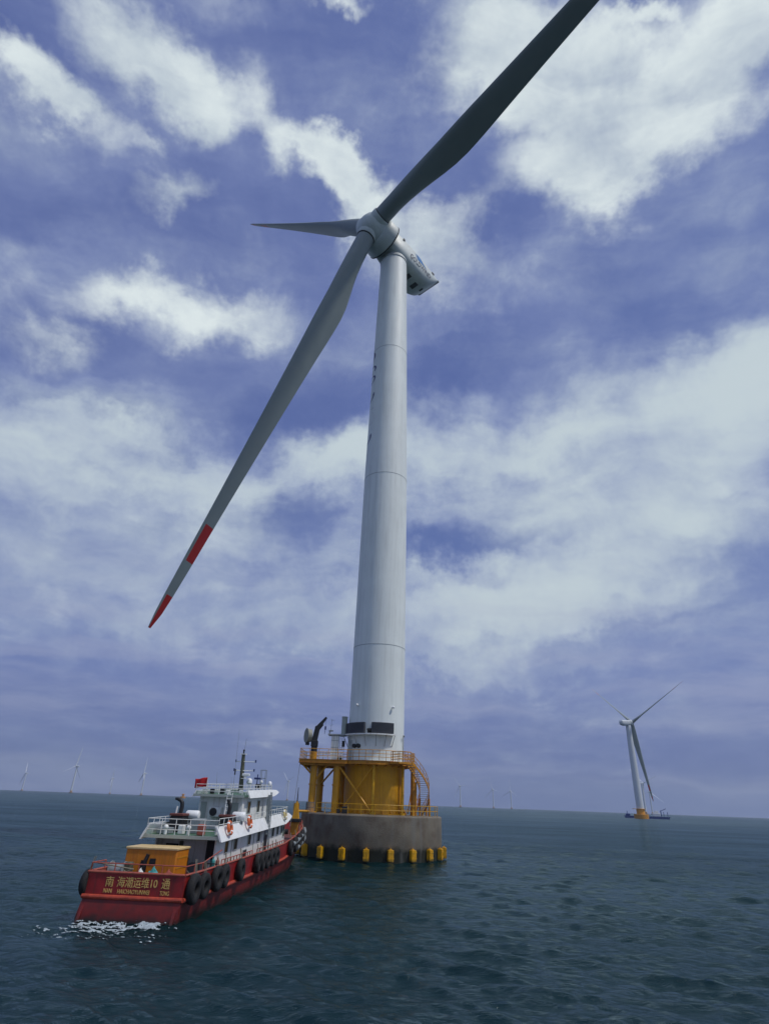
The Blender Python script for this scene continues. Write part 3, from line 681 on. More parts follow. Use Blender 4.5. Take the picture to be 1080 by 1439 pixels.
def platform():
    ZP = 9.92
    mb = MB(); poly = []
    R = 5.0
    # outline: round deck, square crane wing to the left, landing to the right
    pts = [(-9.1, -3.4), (-3.4, -3.72)]
    a0 = radians(-42)
    for i in range(22):
        a = a0+(radians(150)-a0)*i/21; pts.append((R*sin(a), -R*cos(a)*0.94))
    pts += [(-1.5, 4.6), (-9.1, 4.0)]
    mb.prism([(x-CX, y) for x, y in pts], ZP-0.05, ZP+0.05)
    mb.build('deck_grating', GALV, fnd)
    mb = MB(); loop = pts+[pts[0]]
    for (x0, y0), (x1, y1) in zip(loop, loop[1:]):      # fascia beam: channel with two flanges
        d = Vector((x1-x0, y1-y0, 0)); nrm = Vector((d.y, -d.x, 0)).normalized()
        for (o0, o1, z0, z1) in ((0.0, 0.03, ZP-0.20, ZP+0.16), (-0.02, 0.11, ZP-0.23, ZP-0.20), (-0.02, 0.11, ZP+0.16, ZP+0.19)):
            q = [(x0-CX+nrm.x*o, y0+nrm.y*o) for o in (o0, o1)] + [(x1-CX+nrm.x*o, y1+nrm.y*o) for o in (o1, o0)]
            mb.prism(q, z0, z1)
    mb.build('fascia_beam', YELR, fnd)
    for x in (-8.9, -7.3, -5.9, -4.4): MB().box(x-0.12-CX, x+0.12-CX, -3.3, 3.9, ZP-0.42, ZP-0.06).build('underdeck_beam', YELR, fnd)
    for y in (-3.1, 0.2, 3.6): MB().box(-9.0-CX, -3.6-CX, y-0.12, y+0.12, ZP-0.47, ZP-0.08).build('underdeck_beam', YELR, fnd)
    for k in range(14):
        a = radians(-40+14.5*k); MB().tube((-CX+3.7*sin(a), -3.7*cos(a)*1.0, ZP-0.35), (-CX+4.9*sin(a), -4.9*cos(a)*0.94, ZP-0.15), 0.1, n=6).build('bracket', YELR, fnd)
    rz = ZP+0.2
    P = lambda x, y: (x-CX, y, rz)
    rail_line([P(-3.4, -3.7), P(-9.05, -3.4), P(-9.05, 3.95), P(-1.5, 4.55)], 1.15, 1.1)
    arc = [P(R*sin(a)*0.995, -R*cos(a)*0.935) for a in (a0+(radians(72)-a0)*i/12 for i in range(13))]
    rail_line([P(-3.4, -3.7)]+arc, 1.15, 1.1)
    arc = [P(R*sin(a)*0.995, -R*cos(a)*0.935) for a in (radians(100)+(radians(150)-radians(100))*i/6 for i in range(7))]
    rail_line(arc, 1.15, 1.1)
    # white work-basket style barrier by the crane
    rail_line([(-6.9-CX, -3.0, rz), (-4.0-CX, -3.15, rz)], 0.9, 0.35, mt=WHITE, name='white_barrier', rad=0.03)
    # four legs of the crane wing
    for x, y, r, mt in ((-7.35, -2.4, 0.42, YEL), (-6.95, 2.9, 0.45, YEL), (-4.55, -2.7, 0.42, YEL), (-4.15, 3.0, 0.50, YEL)):
        mb = MB(); mb.tube((x-CX, y, CT), (x-CX, y, ZP-0.4), r, n=24).tube((x-CX, y, CT), (x-CX, y, CT+0.12), r+0.25, n=24).tube((x-CX, y, CT+2.9), (x-CX, y, CT+3.05), r+0.08, n=24)
        mb.build('support_leg', mt, fnd)
    def T(a, b, r=0.11): MB().tube((a[0]-CX, a[1], a[2]), (b[0]-CX, b[1], b[2]), r, n=10).build('brace', YEL, fnd)
    T((-7.4, -2.4, 8.3), (-8.8, -2.6, 9.6)); T((-6.95, 2.9, 7.6), (-8.7, 3.2, 9.6)); T((-6.95, 2.9, 7.4), (-4.6, -2.5, 9.5)); T((-7.3, -2.4, 7.6), (-5.8, -2.5, 9.5))
    T((-4.4, -2.9, 9.55), (-0.35, -4.2, CT+0.3), 0.12); T((-0.3, -4.25, 9.4), (-3.9, -3.1, CT+0.2), 0.07)
    T((-4.5, -2.7, 7.0), (-4.15, 3.0, 5.0), 0.09)
    T((4.1, -1.2, CT+0.2), (5.0, 0.5, 9.4), 0.07)
platform()
def stairs():
    # curved flight round the deck edge, down to the cap
    z0, z1 = CT+0.05, 9.93; n = 24; RI, RO = 5.62, 6.75
    A0, A1 = radians(40), radians(116)
    tr = MB(); inner = []; outer = []
    for i in range(n+1):
        t = i/n; a = A0+(A1-A0)*t; z = z1+(z0-z1)*t
        inner.append(Vector((-CX+RI*sin(a), -RI*cos(a), z))); outer.append(Vector((-CX+RO*sin(a), -RO*cos(a), z)))
        if i < n:
            d = Vector((cos(a), sin(a), 0))*0.14; h = Vector((0, 0, 0.05)); a_, b_ = inner[-1], outer[-1]
            tr.add([a_-d, b_-d, b_+d, a_+d, a_-d+h, b_-d+h, b_+d+h, a_+d+h], [(0,3,2,1),(4,5,6,7),(0,1,5,4),(1,2,6,5),(2,3,7,6),(3,0,4,7)])
    tr.build('stair_tread', GALV, stair)
    for side in (inner, outer):
        rad = 0.03 if side is outer else -0.03
        st = MB(); st.loft([[p+Vector((-0.03, 0, -.14)), p+Vector((0.03, 0, -.14)), p+Vector((0.03, 0, .18)), p+Vector((-0.03, 0, .18))] for p in side], True, True); st.build('stringer', YELR, stair)
        rl = MB()
        for h in (0.5, 1.0): rl.path([p+Vector((0, 0, h)) for p in side], 0.034, 6)
        for p in side[::2]: rl.tube(p, p+Vector((0, 0, 1.0)), 0.03, n=6)
        rl.build('handrail', YEL, stair)
    for a, r, zt in ((62, 5.62, 8.0), (88, 6.75, 6.3), (88, 5.62, 6.3), (104, 6.75, 5.2)):
        a = radians(a); MB().tube((-CX+r*sin(a), -r*cos(a), CT), (-CX+r*sin(a), -r*cos(a), zt), 0.11, n=10).build('stair_post', YELR, stair)
    a = radians(72); MB().tube((-CX+4.9*sin(a), -4.9*cos(a), CT), (-CX+4.9*sin(a), -4.9*cos(a), 9.6), 0.27, n=16).build('landing_post', YELR, stair)
    def q(r, a): return (-CX+r*sin(radians(a)), -r*cos(radians(a)), 9.98)
    rail_line([q(5.0, 22), q(6.7, 25), q(6.75, 38)], 1.15, 0.4, mid=3, parent=stair, mt=YELR, name='landing_rail')
    rail_line([q(5.0, 62), q(5.6, 58)], 1.15, 0.35, mid=3, parent=stair, mt=YELR, name='landing_rail')
poly = [(-CX+r*sin(radians(a)), -r*cos(radians(a))) for r, a in ((4.6, 20), (6.8, 24), (6.85, 31), (6.8, 39), (4.6, 44))]
stair = MB().prism(poly, 9.78, 9.965).build('staircase', YELR, fnd)
stairs()
rail_ring(CR-0.45, CT, radians(-52), radians(200), 1.05, 1.5, 1, YBRIGHT, 'edge_railing', ox=0, rad=0.03)
rail_ring(CR-0.45, CT, radians(-84), radians(-56), 1.05, 0.3, 1, GREY, 'edge_gate', ox=0, rad=0.03)
# yellow boxes bolted round the foot of the cap
def fender_box(a):
    mb = MB(); 
    mb.bbox(-0.29, 0.29, -0.50, -0.02, 0.12, 1.22, 0.015); mb.bbox(-0.14, 0.14, -0.40, -0.05, 1.22, 1.30, 0.01)
    for x in (-0.12, 0.12): mb.box(x-0.03, x+0.03, -0.54, -0.50, 0.17, 1.18)
    for z in (0.45, 1.0): mb.box(-0.31, 0.31, -0.53, -0.51, z-0.05, z+0.05)
    mb.tube((0, -0.25, 1.3), (0, -0.25, 1.42), 0.04, n=8)
    r = CR+0.02
    m = Matrix.Translation((r*sin(a), -r*cos(a), 0)) @ Matrix.Rotation(a, 4, 'Z')
    mb.build('foot_box', YBRIGHT, fnd, mtx=m)
for a in (-75, -57, -38, -20, -2.6, 14.5, 32, 49, 66, 84): fender_box(radians(a))
# boat landing at the left of the cap
def boat_landing():
    mb = MB()
    for y in (-4.2, -2.4): mb.tube((-8.75, y, -1.5), (-8.75, y, 5.3), 0.22, n=14)
    for z in (1.0, 2.8, 4.5):
        for y in (-4.2, -2.4): mb.tube((-8.75, y, z), (-7.2, y*0.9, z), 0.13, n=8)
    for k in range(18): mb.tube((-8.6, -3.6, -0.2+0.3*k), (-8.6, -3.0, -0.2+0.3*k), 0.03, n=6)
    mb.build('boat_landing', YEL, fnd)
boat_landing()
# small clutter on the cap top
mb = MB(); mb.bbox(-3.4, -2.8, -4.6, -4.1, CT+0.03, CT+0.75); mb.bbox(-4.0, -3.6, -4.4, -4.0, CT+0.03, CT+0.5); tagc = mb.build('junction_box', DARK, fnd)

# davit crane on the wing
crane = empty('davit_crane', (-7.55, D-2.3, 9.97), 0, 'black knuckle-boom crane with pale drum at the left end of the yellow platform', 'crane')
MB().tube((0, 0, 0), (0, 0, 1.0), 0.42, n=18).build('pedestal', YELR, crane)
MB().tube((0, 0, 1.0), (0, 0, 1.9), 0.40, 0.36, n=18).bbox(-0.42, 0.42, -0.4, 0.4, 1.6, 2.3, 0.05).build('slew_housing', DARK, crane)
def boxbeam(mb, p0, p1, w0, w1, d):
    p0, p1 = Vector(p0), Vector(p1); a = (p1-p0).normalized(); n = Vector((0, 1, 0)); u = a.cross(n).normalized()
    mb.loft([[p0+u*w0+n*d, p0-u*w0+n*d, p0-u*w0-n*d, p0+u*w0-n*d], [p1+u*w1+n*d, p1-u*w1+n*d, p1-u*w1-n*d, p1+u*w1-n*d]], True, True)
mb = MB(); boxbeam(mb, (-0.05, 0, 2.2), (0.25, 0, 3.9), 0.33, 0.3, 0.22); mb.build('lower_boom', DARK, crane)
mb = MB(); boxbeam(mb, (0.12, 0, 3.65), (1.25, 0, 5.05), 0.27, 0.12, 0.16); mb.tube((0.9, 0, 4.2), (0.45, 0, 3.6), 0.08, n=8)
mb.tube((0.1, -0.24, 3.8), (0.1, 0.24, 3.8), 0.2, n=12); mb.build('upper_boom', DARK, crane)
mb = MB(); mb.tube((1.2, 0, 4.95), (1.2, 0, 4.0), 0.015, n=5).bbox(1.1, 1.3, -0.08, 0.08, 3.6, 4.0, 0.03).tube((1.2, 0, 3.6), (1.15, 0, 3.1), 0.03, n=6); mb.build('hook', NAVY, crane)
mb = MB(); mb.tube((-1.02, -0.12, 2.85), (-0.55, 0.08, 2.85), 0.75, n=26); mb.tube((-1.09, -0.15, 2.85), (-1.03, -0.12, 2.85), 0.85, n=26)
mb.build('hose_drum', DRUM, crane)
mb = MB(); mb.bbox(-1.1, -0.65, -0.3, 0.3, 1.75, 2.1, 0.04).tube((-0.6, 0, 2.2), (0, 0, 3.0), 0.08, n=8); mb.build('winch', DARK, crane)
# equipment cabinet and stair tower left of the tower foot
cab = empty('equipment_skid', (-4.7, D-1.0, 10.0), 0, 'pale grey equipment cabinet with small railed roof between crane and tower', 'cabinet')
MB().bbox(-0.85, 0.05, -0.7, 0.8, 0.1, 3.0, 0.04).build('cabinet_body', WHITE, cab)
mb = MB()
for z in (0.8, 1.6, 2.4): mb.box(-0.86, 0.06, -0.715, -0.70, z-0.02, z+0.02)
for x in (-0.55, -0.2): mb.box(x-0.012, x+0.012, -0.715, -0.703, 0.15, 2.95)
mb.build('panel_seam', GREY, cab)
MB().box(-1.3, 0.9, -0.9, 1.0, 3.05, 3.17).build('roof_grating', GALV, cab)
mb = MB()
for x in (0.25, 0.5, 0.75): mb.tube((x, -0.8, 0), (x, -0.8, 3.1), 0.035, n=6)
for k in range(12): mb.tube((0.25, -0.8, 0.25*k+0.1), (0.75, -0.8, 0.25*k+0.1), 0.02, n=5)
mb.build('ladder', GALV, cab)
MB().tube((0.62, 0.2, 3.1), (0.62, 0.2, 5.3), 0.36, n=20).tube((0.62, 0.2, 5.3), (0.62, 0.2, 5.36), 0.4, n=20).build('vent_duct', FASC, cab)
MB().tube((-1.15, -0.6, 3.17), (-1.15, -0.6, 3.45), 0.06, n=6).bbox(-1.25, -0.7, -0.7, -0.5, 3.45, 3.62, 0.03).tube((-1.1, 0, 3.17), (-1.0, 0, 5.0), 0.02, n=5).tube((-1.1, 0, 4.2), (-0.8, 0, 4.4), 0.02, n=5).tube((-1.1, 0, 4.9), (-0.7, 0, 4.85), 0.02, n=5).build('antenna', GREY, cab)
MB().bbox(0.5, 0.85, -0.85, -0.6, 1.7, 2.4, 0.03).build('switch_box', DARK, cab)
MB().bbox(0.1, 0.6, -1.2, -0.8, 0.0, 0.55, 0.03).build('switch_box', DARK, cab)

# ------------------------------------------------------------------ service ship (local: x to starboard, y forward, z up)
SHIP = Vector((-11.7, 34.2, 0)); HEAD = 0.08
ship = empty('service_ship', SHIP, -HEAD, 'red hulled service ship with white deckhouse, lying left of the yellow foundation', 'ship')
SHIP_M = Matrix.Translation(SHIP) @ Matrix.Rotation(-HEAD, 4, 'Z')
def up(z, s): return z + 0.030*(s-5)        # the decks rise towards the bow
ST = [0, 2, 6, 11, 17, 22, 26, 29, 31.5, 33.5, 35.0, 36.0]
def hb(s): return float(np.interp(s, ST, [2.50, 2.56, 2.6, 2.62, 2.62, 2.6, 2.58, 2.5, 2.28, 1.8, 1.15, 0.35]))
def gz(s): return float(np.interp(s, ST, [2.05, 2.05, 2.08, 2.14, 2.2, 2.3, 2.62, 3.0, 3.25, 3.45, 3.6, 3.7]))
def sz(s): return float(np.interp(s, ST, [1.02, 1.0, 0.98, 1.02, 1.1, 1.22, 1.5, 1.85, 2.15, 2.4, 2.55, 2.65]))
def wl(s): return float(np.interp(s, ST, [0.95, 0.95, 0.95, 0.95, 0.94, 0.92, 0.86, 0.74, 0.55, 0.32, 0.12, 0.02]))
def rake(s): return 0.0 if s < 26 else -0.42*((s-26)/10)**1.5
def hull():
    lv = [lambda s: (hb(s), gz(s), 0), lambda s: (hb(s)*1.0, sz(s)+0.02, .3), lambda s: (hb(s)*(0.5+0.5*wl(s)), sz(s)*0.5, .65), lambda s: (hb(s)*wl(s), 0.0, 1), lambda s: (hb(s)*wl(s)*0.75, -0.9, 1.2)]
    def row(s, sg):
        out = []
        for f in lv:
            b, z, k = f(s); out.append((sg*b, s+rake(s)*k*4, z))
        return out
    ss = list(np.linspace(0, 26, 27)) + list(np.linspace(26.5, 36, 20))
    mb = MB()
    for sg in (1, -1):
        rows = [row(s, sg) for s in ss]
        o = len(mb.v); n = 5
        vs = [p for r in rows for p in r]; fs = []; mi = []
        for i in range(len(rows)-1):
            for j in range(n-1):
                fs.append((i*n+j, i*n+j+1, (i+1)*n+j+1, (i+1)*n+j)); mi.append(0 if j < 1 else 1)
        mb.v += vs; mb.f += [tuple(k+o for k in f) for f in fs]; mb.m += mi
    # bow closing strip and flat transom with raked foot
    a = row(36, 1); b = row(36, -1); mb.add(a+b, [(j, j+1, 5+j+1, 5+j) for j in range(4)])
    tr = [(-2.50, 0, 2.05), (2.50, 0, 2.05), (2.50, 0, 1.04), (-2.50, 0, 1.04)]
    mb.add(tr, [(0, 1, 2, 3)])
    foot = [(-2.50, 0, 1.04), (2.50, 0, 1.04), (2.42, -0.35, 0.15), (-2.52, -0.35, 0.15), (-2.3, -0.1, -0.9), (2.2, -0.1, -0.9)]
    mb.add(foot, [(0, 1, 2, 3), (3, 2, 5, 4)], 1)
    mb.add([(2.50, 0, 1.04), (2.42, -0.35, 0.15), (hb(0)*.95, 0, 0), (hb(0), 0, 0.5)], [(0, 1, 2, 3)], 1)
    mb.add([(-2.50, 0, 1.04), (-2.52, -0.35, 0.15), (-hb(0)*.95, 0, 0), (-hb(0), 0, 0.5)], [(0, 3, 2, 1)], 1)
    h = mb.build('hull', [RED, BOOT], ship, ang=40)
    # inner bulwark + deck + cap rail
    mb = MB(); q = []
    for sg in (1, -1):
        q.append([[(sg*(hb(s)-0.07), s+rake(s)*0, gz(s)-0.01), (sg*(hb(s)-0.07), s, gz(s)-0.95)] for s in ss[:-1]])
        mb.loft(q[-1], False, False)
    mb.add([(-2.45, 0.07, 2.04), (2.45, 0.07, 2.04), (2.45, 0.07, 1.1), (-2.45, 0.07, 1.1)], [(0, 1, 2, 3)])
    mb.build('inner_bulwark', RAILRED, ship)
    mb = MB(); n = len(ss)-1
    mb.add([(-(hb(s)-0.06), max(s, .06), gz(s)-0.9) for s in ss[:-1]] + [((hb(s)-0.06), max(s, .06), gz(s)-0.9) for s in ss[:-1]], [(i, i+n, i+n+1, i+1) for i in range(n-1)])
    mb.build('main_deck', DECKR, ship)
    mb = MB(); cp = [(hb(s), s, gz(s)+0.02) for s in ss]
    mb.path([(-x, y, z) for x, y, z in cp[::-1]], 0.06, 6); mb.path(cp, 0.06, 6); mb.path([(-2.5, 0, 2.07), (2.5, 0, 2.07)], 0.06, 6)
    mb.build('cap_rail', RAILRED, ship)
    mb = MB()
    for sg in (1, -1): mb.path([(sg*(hb(s)+0.05), s, sz(s)) for s in ss], 0.10, 10)
    mb.build('rub_strake', STRAKE, ship)
    MB().path([(-2.55, -0.05, 1.03), (2.55, -0.05, 1.03)], 0.10, 10).build('stern_strake', STRAKE, ship)
    for x in (-2.35, 2.3):
        MB().add([(x-0.07, 0, 0.95), (x+0.07, 0, 0.95), (x-0.07, -0.55, -0.1), (x+0.07, -0.55, -0.1), (x-0.07, 0.1, -0.1), (x+0.07, 0.1, -0.1)], [(0,1,3,2), (0,2,4), (1,5,3), (2,3,5,4)]).build('stern_skeg', BOOT, ship)
    for s in (3.2, 8.5, 10.4, 17.5, 19.6): 
        pass
hull()
def stern_name():
    def put(body, cx, w, h, z, nm='stern_lettering'):
        vs, fs = text_mesh(body, 1.0, 0.012); vs = fit(vs, w=w, h=h)
        return MB().add([(cx+x, -0.012-zz, z+y) for x, y, zz in vs], fs).build(nm, GOLDP, ship, smooth=False)
    put('南', -1.30, 0.40, 0.44, 1.68); put('海潮运维10', 0.12, 2.05, 0.45, 1.68); put('通', 1.58, 0.42, 0.44, 1.68)
    put('NAN', -1.32, 0.42, 0.18, 1.29); put('HAICHAOYUNWEI', 0.0, 1.62, 0.18, 1.28); put('TONG', 1.58, 0.46, 0.18, 1.28)
stern_name()
def ship_rail(pts, h, bars, mt, name='railing', post=0.9, r=0.022):
    return rail_line(pts, h, post, bars-1, mt, name, ship, r)
ship_rail([(-2.5, 1.6, 2.08), (-2.45, 0.1, 2.08), (2.45, 0.1, 2.08), (2.5, 2.4, 2.08)], 0.36, 1, RAILRED, 'stern_rail', 1.2, 0.03)
# sloping stays at the stern corners
MB().path([(2.45, 0.1, 2.3), (2.62, 1.1, 1.75)], 0.022, 6).build('stay', ROPE, ship)
MB().path([(2.5, 2.3, 2.42), (2.5, 5.4, 2.85)], 0.03, 6).build('stay', RAILRED, ship)
# side rail on the red bulwark
def side_rail():
    for s0, s1 in ((5.4, 12.0), (13.2, 22.0)):
        pts = [(hb(s)-0.03, s, gz(s)+0.02) for s in np.linspace(s0, s1, 12)]
        ship_rail(pts, 0.26, 1, RAILRED, 'side_rail', 0.8, 0.028)
side_rail()

def house(name, x0, x1, s0, s1, z0, z1, mt, front=0.0, tum=0.06):
    mb = MB()
    def p(x, s, z): return (x*(1-tum*0.5*(z-z0)/(z1-z0)), s, up(z, s))
    vs = [p(x, s - (front*(z-z0)/(z1-z0) if s == s1 else 0), z) for z in (z0, z1) for s in (s0, s1) for x in (x0, x1)]
    mb.add(vs, [(0,2,3,1),(4,5,7,6),(0,1,5,4),(2,6,7,3),(0,4,6,2),(1,3,7,5)])
    return mb.build(name, mt, ship)
lower = house('lower_deckhouse', -2.0, 2.0, 7.4, 24.6, 1.1, 3.36, WHITE, 0.3, 0.03)
# wing walls shelter the aft entrance
house('wing_wall', 1.95, 2.03, 5.6, 7.39, 1.1, 3.36, WHITE, 0, 0.0)
house('wing_wall', -2.03, -1.95, 6.4, 7.39, 1.1, 3.36, WHITE, 0, 0.0)
upper = house('upper_deckhouse', -1.30, 1.78, 11.0, 19.4, 3.45, 5.50, WHITE, 0.5, 0.03)
def window(s0, s1, z0, z1, x, par, door=False):
    mb = MB(); e = 0.05
    def fr(a, b, c, d, x0, x1, mb):
        vs = [(xx, s, up(z, s)) for xx in (x0, x1) for z in (c, d) for s in (a, b)]
        mb.add(vs, [(0,2,3,1),(4,5,7,6),(0,1,5,4),(2,6,7,3),(0,4,6,2),(1,3,7,5)])
    for (a, b, c, d) in ((s0-e, s0, z0-e, z1+e), (s1, s1+e, z0-e, z1+e), (s0, s1, z0-e, z0), (s0, s1, z1, z1+e)): fr(a, b, c, d, x-0.02, x+0.035, mb)
    f = mb.build('door' if door else 'window', FASC if not door else GREY, par)
    mb = MB(); fr(s0, s1, z0, z1, x-0.02, x+0.008, mb); mb.build('pane' if not door else 'door_leaf', GLASS if not door else DARK, f)
    return f
for s0, s1 in ((7.45, 8.1), (9.4, 10.05), (12.7, 13.3), (15.2, 15.85), (19.7, 20.3), (21.35, 21.9), (22.9, 23.4)): window(s0, s1, 2.48, 3.08, 2.0, lower)
window(11.75, 12.5, 1.3, 2.2, 2.0, lower, True); window(17.2, 18.1, 1.3, 3.12, 2.0, lower, True); window(23.7, 24.2, 2.2, 3.0, 2.0, lower)
for s0, s1 in ((12.25, 12.95), (14.9, 15.5), (17.9, 18.5)): window(s0, s1, 4.42, 5.14, 1.79, upper)
for s0 in (8.9, 14.2):
    MB().box(1.98, 2.03, s0, s0+0.06, up(1.9, s0), up(3.3, s0)).build('down_pipe', FASC, lower)
# aft wall: dark doorway, door with dogs, cabinets
def aft_wall():
    y = 7.38
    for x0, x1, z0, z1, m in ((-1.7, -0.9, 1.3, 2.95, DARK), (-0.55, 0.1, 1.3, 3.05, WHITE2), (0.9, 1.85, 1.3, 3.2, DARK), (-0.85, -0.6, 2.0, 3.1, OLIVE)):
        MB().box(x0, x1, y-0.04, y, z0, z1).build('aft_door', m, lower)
    MB().bbox(0.15, 0.65, 6.8, 7.3, 1.25, 2.0, 0.03).build('deck_locker', GREY, ship)
    MB().bbox(-0.5, -0.1, 6.9, 7.3, 1.25, 2.25, 0.03).build('deck_locker', DARK, ship)
    y = 10.99
    for x0, x1, z0, z1, m in ((-1.15, -0.75, 3.6, 5.3, FASC), (0.95, 1.5, 3.6, 5.3, FASC)):
        MB().box(x0, x1, y-0.03, y, z0, z1).build('aft_door', m, upper)
aft_wall()
def deck_plate(name, x0, x1, s0, s1, z0, z1, mt, nose=0.0):
    n = 10; out = []
    pts = [(x0, s0), (x1, s0), (x1, s1-nose)]
    if nose: pts += [(x1*0.9, s1-nose*0.4), (x1*0.6, s1), (x0*0.6, s1), (x0*0.9, s1-nose*0.4)]
    else: pts += []
    pts += [(x0, s1-nose)]
    mb = MB(); mb.loft([[(x, s, up(z0, s)) for x, s in pts], [(x, s, up(z1, s)) for x, s in pts]], True, True)
    return mb.build(name, mt, ship)
deck_plate('boat_deck', -2.32, 2.32, 5.2, 25.6, 3.36, 3.46, DECKG, 1.0)
MB().box(-2.32, 2.32, 5.13, 5.2, 3.34, 3.52).build('deck_edge', FASC, ship)
deck_plate('bridge_deck', -1.55, 2.02, 10.3, 20.4, 5.50, 5.60, DECKG, 0.8)
MB().box(-1.55, 2.02, 10.24, 10.3, 5.63, 5.78).build('deck_edge', FASC, ship)
def band(name, sg, s0, s1, xb, xt, zb, zt, nose):
    """canted bulwark: foot flared outboard, top leaning in"""
    mb = MB(); rows = []
    for i in range(25):
        s = s0+(s1-s0)*i/24; t = max(0, (s-(s1-nose))/nose)
        zl = zb+(zt-zb)*0.55*t; zh = zt-(zt-zb)*0.12*t; k = 1-0.10*t*t
        d = 0.0
        rows.append([(sg*xb*k, s, up(zl, s)), (sg*(xb+xt)/2*k*1.006, s, up((zl+zh)/2, s)), (sg*xt*k, s, up(zh, s)), (sg*(xt-0.09)*k, s, up(zh, s)), (sg*(xb-0.12)*k, s, up(zl+0.02, s))])
    mb.loft(rows, True, True); return mb.build(name, WHITE2, ship, ang=30)
band('canted_bulwark', 1, 5.1, 25.9, 2.50, 2.10, 3.24, 4.02, 3.4)
band('canted_bulwark', -1, 5.1, 25.9, 2.50, 2.10, 3.24, 4.02, 3.4)
def band2(sg, xb, xt):
    return band('canted_bulwark', sg, 11.4, 21.0, xb, xt, 5.42, 5.90, 2.6)
band2(1, 2.16, 1.9); band2(-1, 1.66, 1.42)
MB().loft([[(-1.66, 10.25, 5.58), (-1.42, 10.25, 5.98), (-1.36, 10.25, 5.98), (-1.5, 10.25, 5.6)], [(-1.66, 11.4, 5.64), (-1.42, 11.4, 6.02), (-1.36, 11.4, 6.02), (-1.5, 11.4, 5.66)]], True, True).build('canted_bulwark', WHITE2, ship)
# railings of the decks
z = 3.5
ship_rail([(-2.15, 8.5, up(3.46, 8.5)), (-2.2, 5.25, z), (2.15, 5.25, z)], 0.85, 3, WHITE, 'deck_railing', 0.85)
ship_rail([(2.15, 5.25, z), (2.13, 8.0, up(3.46, 8)), (2.13, 16.0, up(3.46, 16))], 0.95, 3, WHITE, 'deck_railing', 0.9)
ship_rail([(2.13, 17.6, up(3.46, 17.6)), (2.10, 23.5, up(3.46, 23.5)), (1.9, 25.2, up(3.46, 25.2)), (-1.9, 25.2, up(3.46, 25.2)), (-2.1, 23.5, up(3.46, 23.5)), (-2.1, 12, up(3.46, 12))], 0.98, 3, WHITE, 'deck_railing', 0.9)
ship_rail([(-1.4, 11.5, 5.8), (-1.45, 10.35, 5.77), (1.85, 10.35, 5.77), (1.85, 18.4, up(5.6, 18.4)), (1.5, 20.0, up(5.6, 20)), (-1.2, 20.0, up(5.6, 20)), (-1.4, 11.5, 5.8)], 0.62, 3, WHITE, 'bridge_railing', 0.85)
# ladder from boat deck to bridge deck
mb = MB()
for x in (0.85, 1.2): mb.tube((x, 10.0, 3.65), (x, 10.28, 5.9), 0.03, n=6)
for k in range(9): mb.tube((0.85, 10.0+0.03*k, 3.85+0.24*k), (1.2, 10.0+0.03*k, 3.85+0.24*k), 0.02, n=5)
mb.build('ladder', WHITE, ship)
# air-conditioner
ac = MB().bbox(-0.35, 0.45, 10.55, 10.95, 4.4, 5.0, 0.03).build('air_conditioner', WHITE, ship)
MB().tube((-0.08, 10.50, 4.7), (-0.08, 10.56, 4.7), 0.25, n=24).build('fan_grille', DARK, ac)
# exhaust stacks and the clutter of the boat deck
def stack(x, s, lean):
    mb = MB().bbox(x-0.42, x+0.42, s-0.5, s+0.6, 3.5, 4.45, 0.05); e = mb.build('exhaust_casing', DARK, ship)
    MB().bbox(x-0.45, x+0.45, s-0.52, s+0.62, 4.45, 4.6, 0.03).build('casing_lid', DECKR, e)
    pts = [(x+0.05, s, 4.5), (x+0.08, s, 5.0), (x+0.06, s, 5.2), (x-0.05, s-0.02, 5.34), (x-0.25+lean, s-0.04, 5.42), (x-0.42+lean, s-0.05, 5.44)]
    MB().path(pts, [0.14, 0.13, 0.13, 0.12, 0.10, 0.07], 12).build('exhaust_pipe', DARK, e)
    MB().path([(x-0.22, s-0.1, 4.5), (x-0.18, s-0.1, 5.0)], 0.06, 8).build('vent_pipe', WHITE, e)
stack(-1.45, 8.1, 0); stack(1.35, 9.3, 0.25)
MB().bbox(-0.3, 0.35, 7.2, 8.4, 3.5, 4.35, 0.05).build('deck_box', GREY, ship)
MB().bbox(-0.75, -0.4, 6.4, 6.8, 3.5, 4.0, 0.04).build('deck_box', WHITE, ship)
MB().bbox(-2.0, -1.2, 6.2, 7.0, 3.5, 3.85, 0.04).build('deck_box', GREY, ship)
MB().bbox(0.6, 1.0, 6.0, 6.4, 3.5, 4.1, 0.04).build('deck_box', RAILRED, ship)
for (x, s) in ((0.0, 6.2), (1.5, 7.0), (-1.3, 5.9)):
    MB().tube((x, s, 3.5), (x, s, 3.85), 0.10, n=12).ball((x, s, 3.88), 0.15).build('mushroom_vent', WHITE, ship)
# mast
mast = MB().path([(0.0, 16.2, 5.9), (-0.12, 16.1, 8.75)], [0.19, 0.13], 14).build('mast', OLIVE, ship)
MB().box(-0.32, 0.1, 15.9, 16.3, 8.72, 8.78).build('mast_cap', WHITE, mast)
MB().tube((-0.12, 16.1, 8.78), (-0.12, 16.1, 9.0), 0.06, n=8).ball((-0.12, 16.1, 9.03), 0.08).build('masthead_lamp', DARK, mast)
MB().tube((-0.1, 16.1, 8.9), (-0.05, 16.1, 9.9), 0.015, n=5).build('aerial', GREY, mast)
for zc, w0, w1 in ((8.2, -0.65, 0.95), (7.55, -0.7, 0.9)):
    mb = MB().tube((w0, 16.05, zc), (w1, 16.05, zc), 0.035, n=6); mb.build('yard', WHITE, mast)
    for x in (w0, w1): MB().tube((x, 16.05, zc-0.05), (x, 16.05, zc+0.14), 0.055, n=8).build('yard_lamp', NAVY, mast)
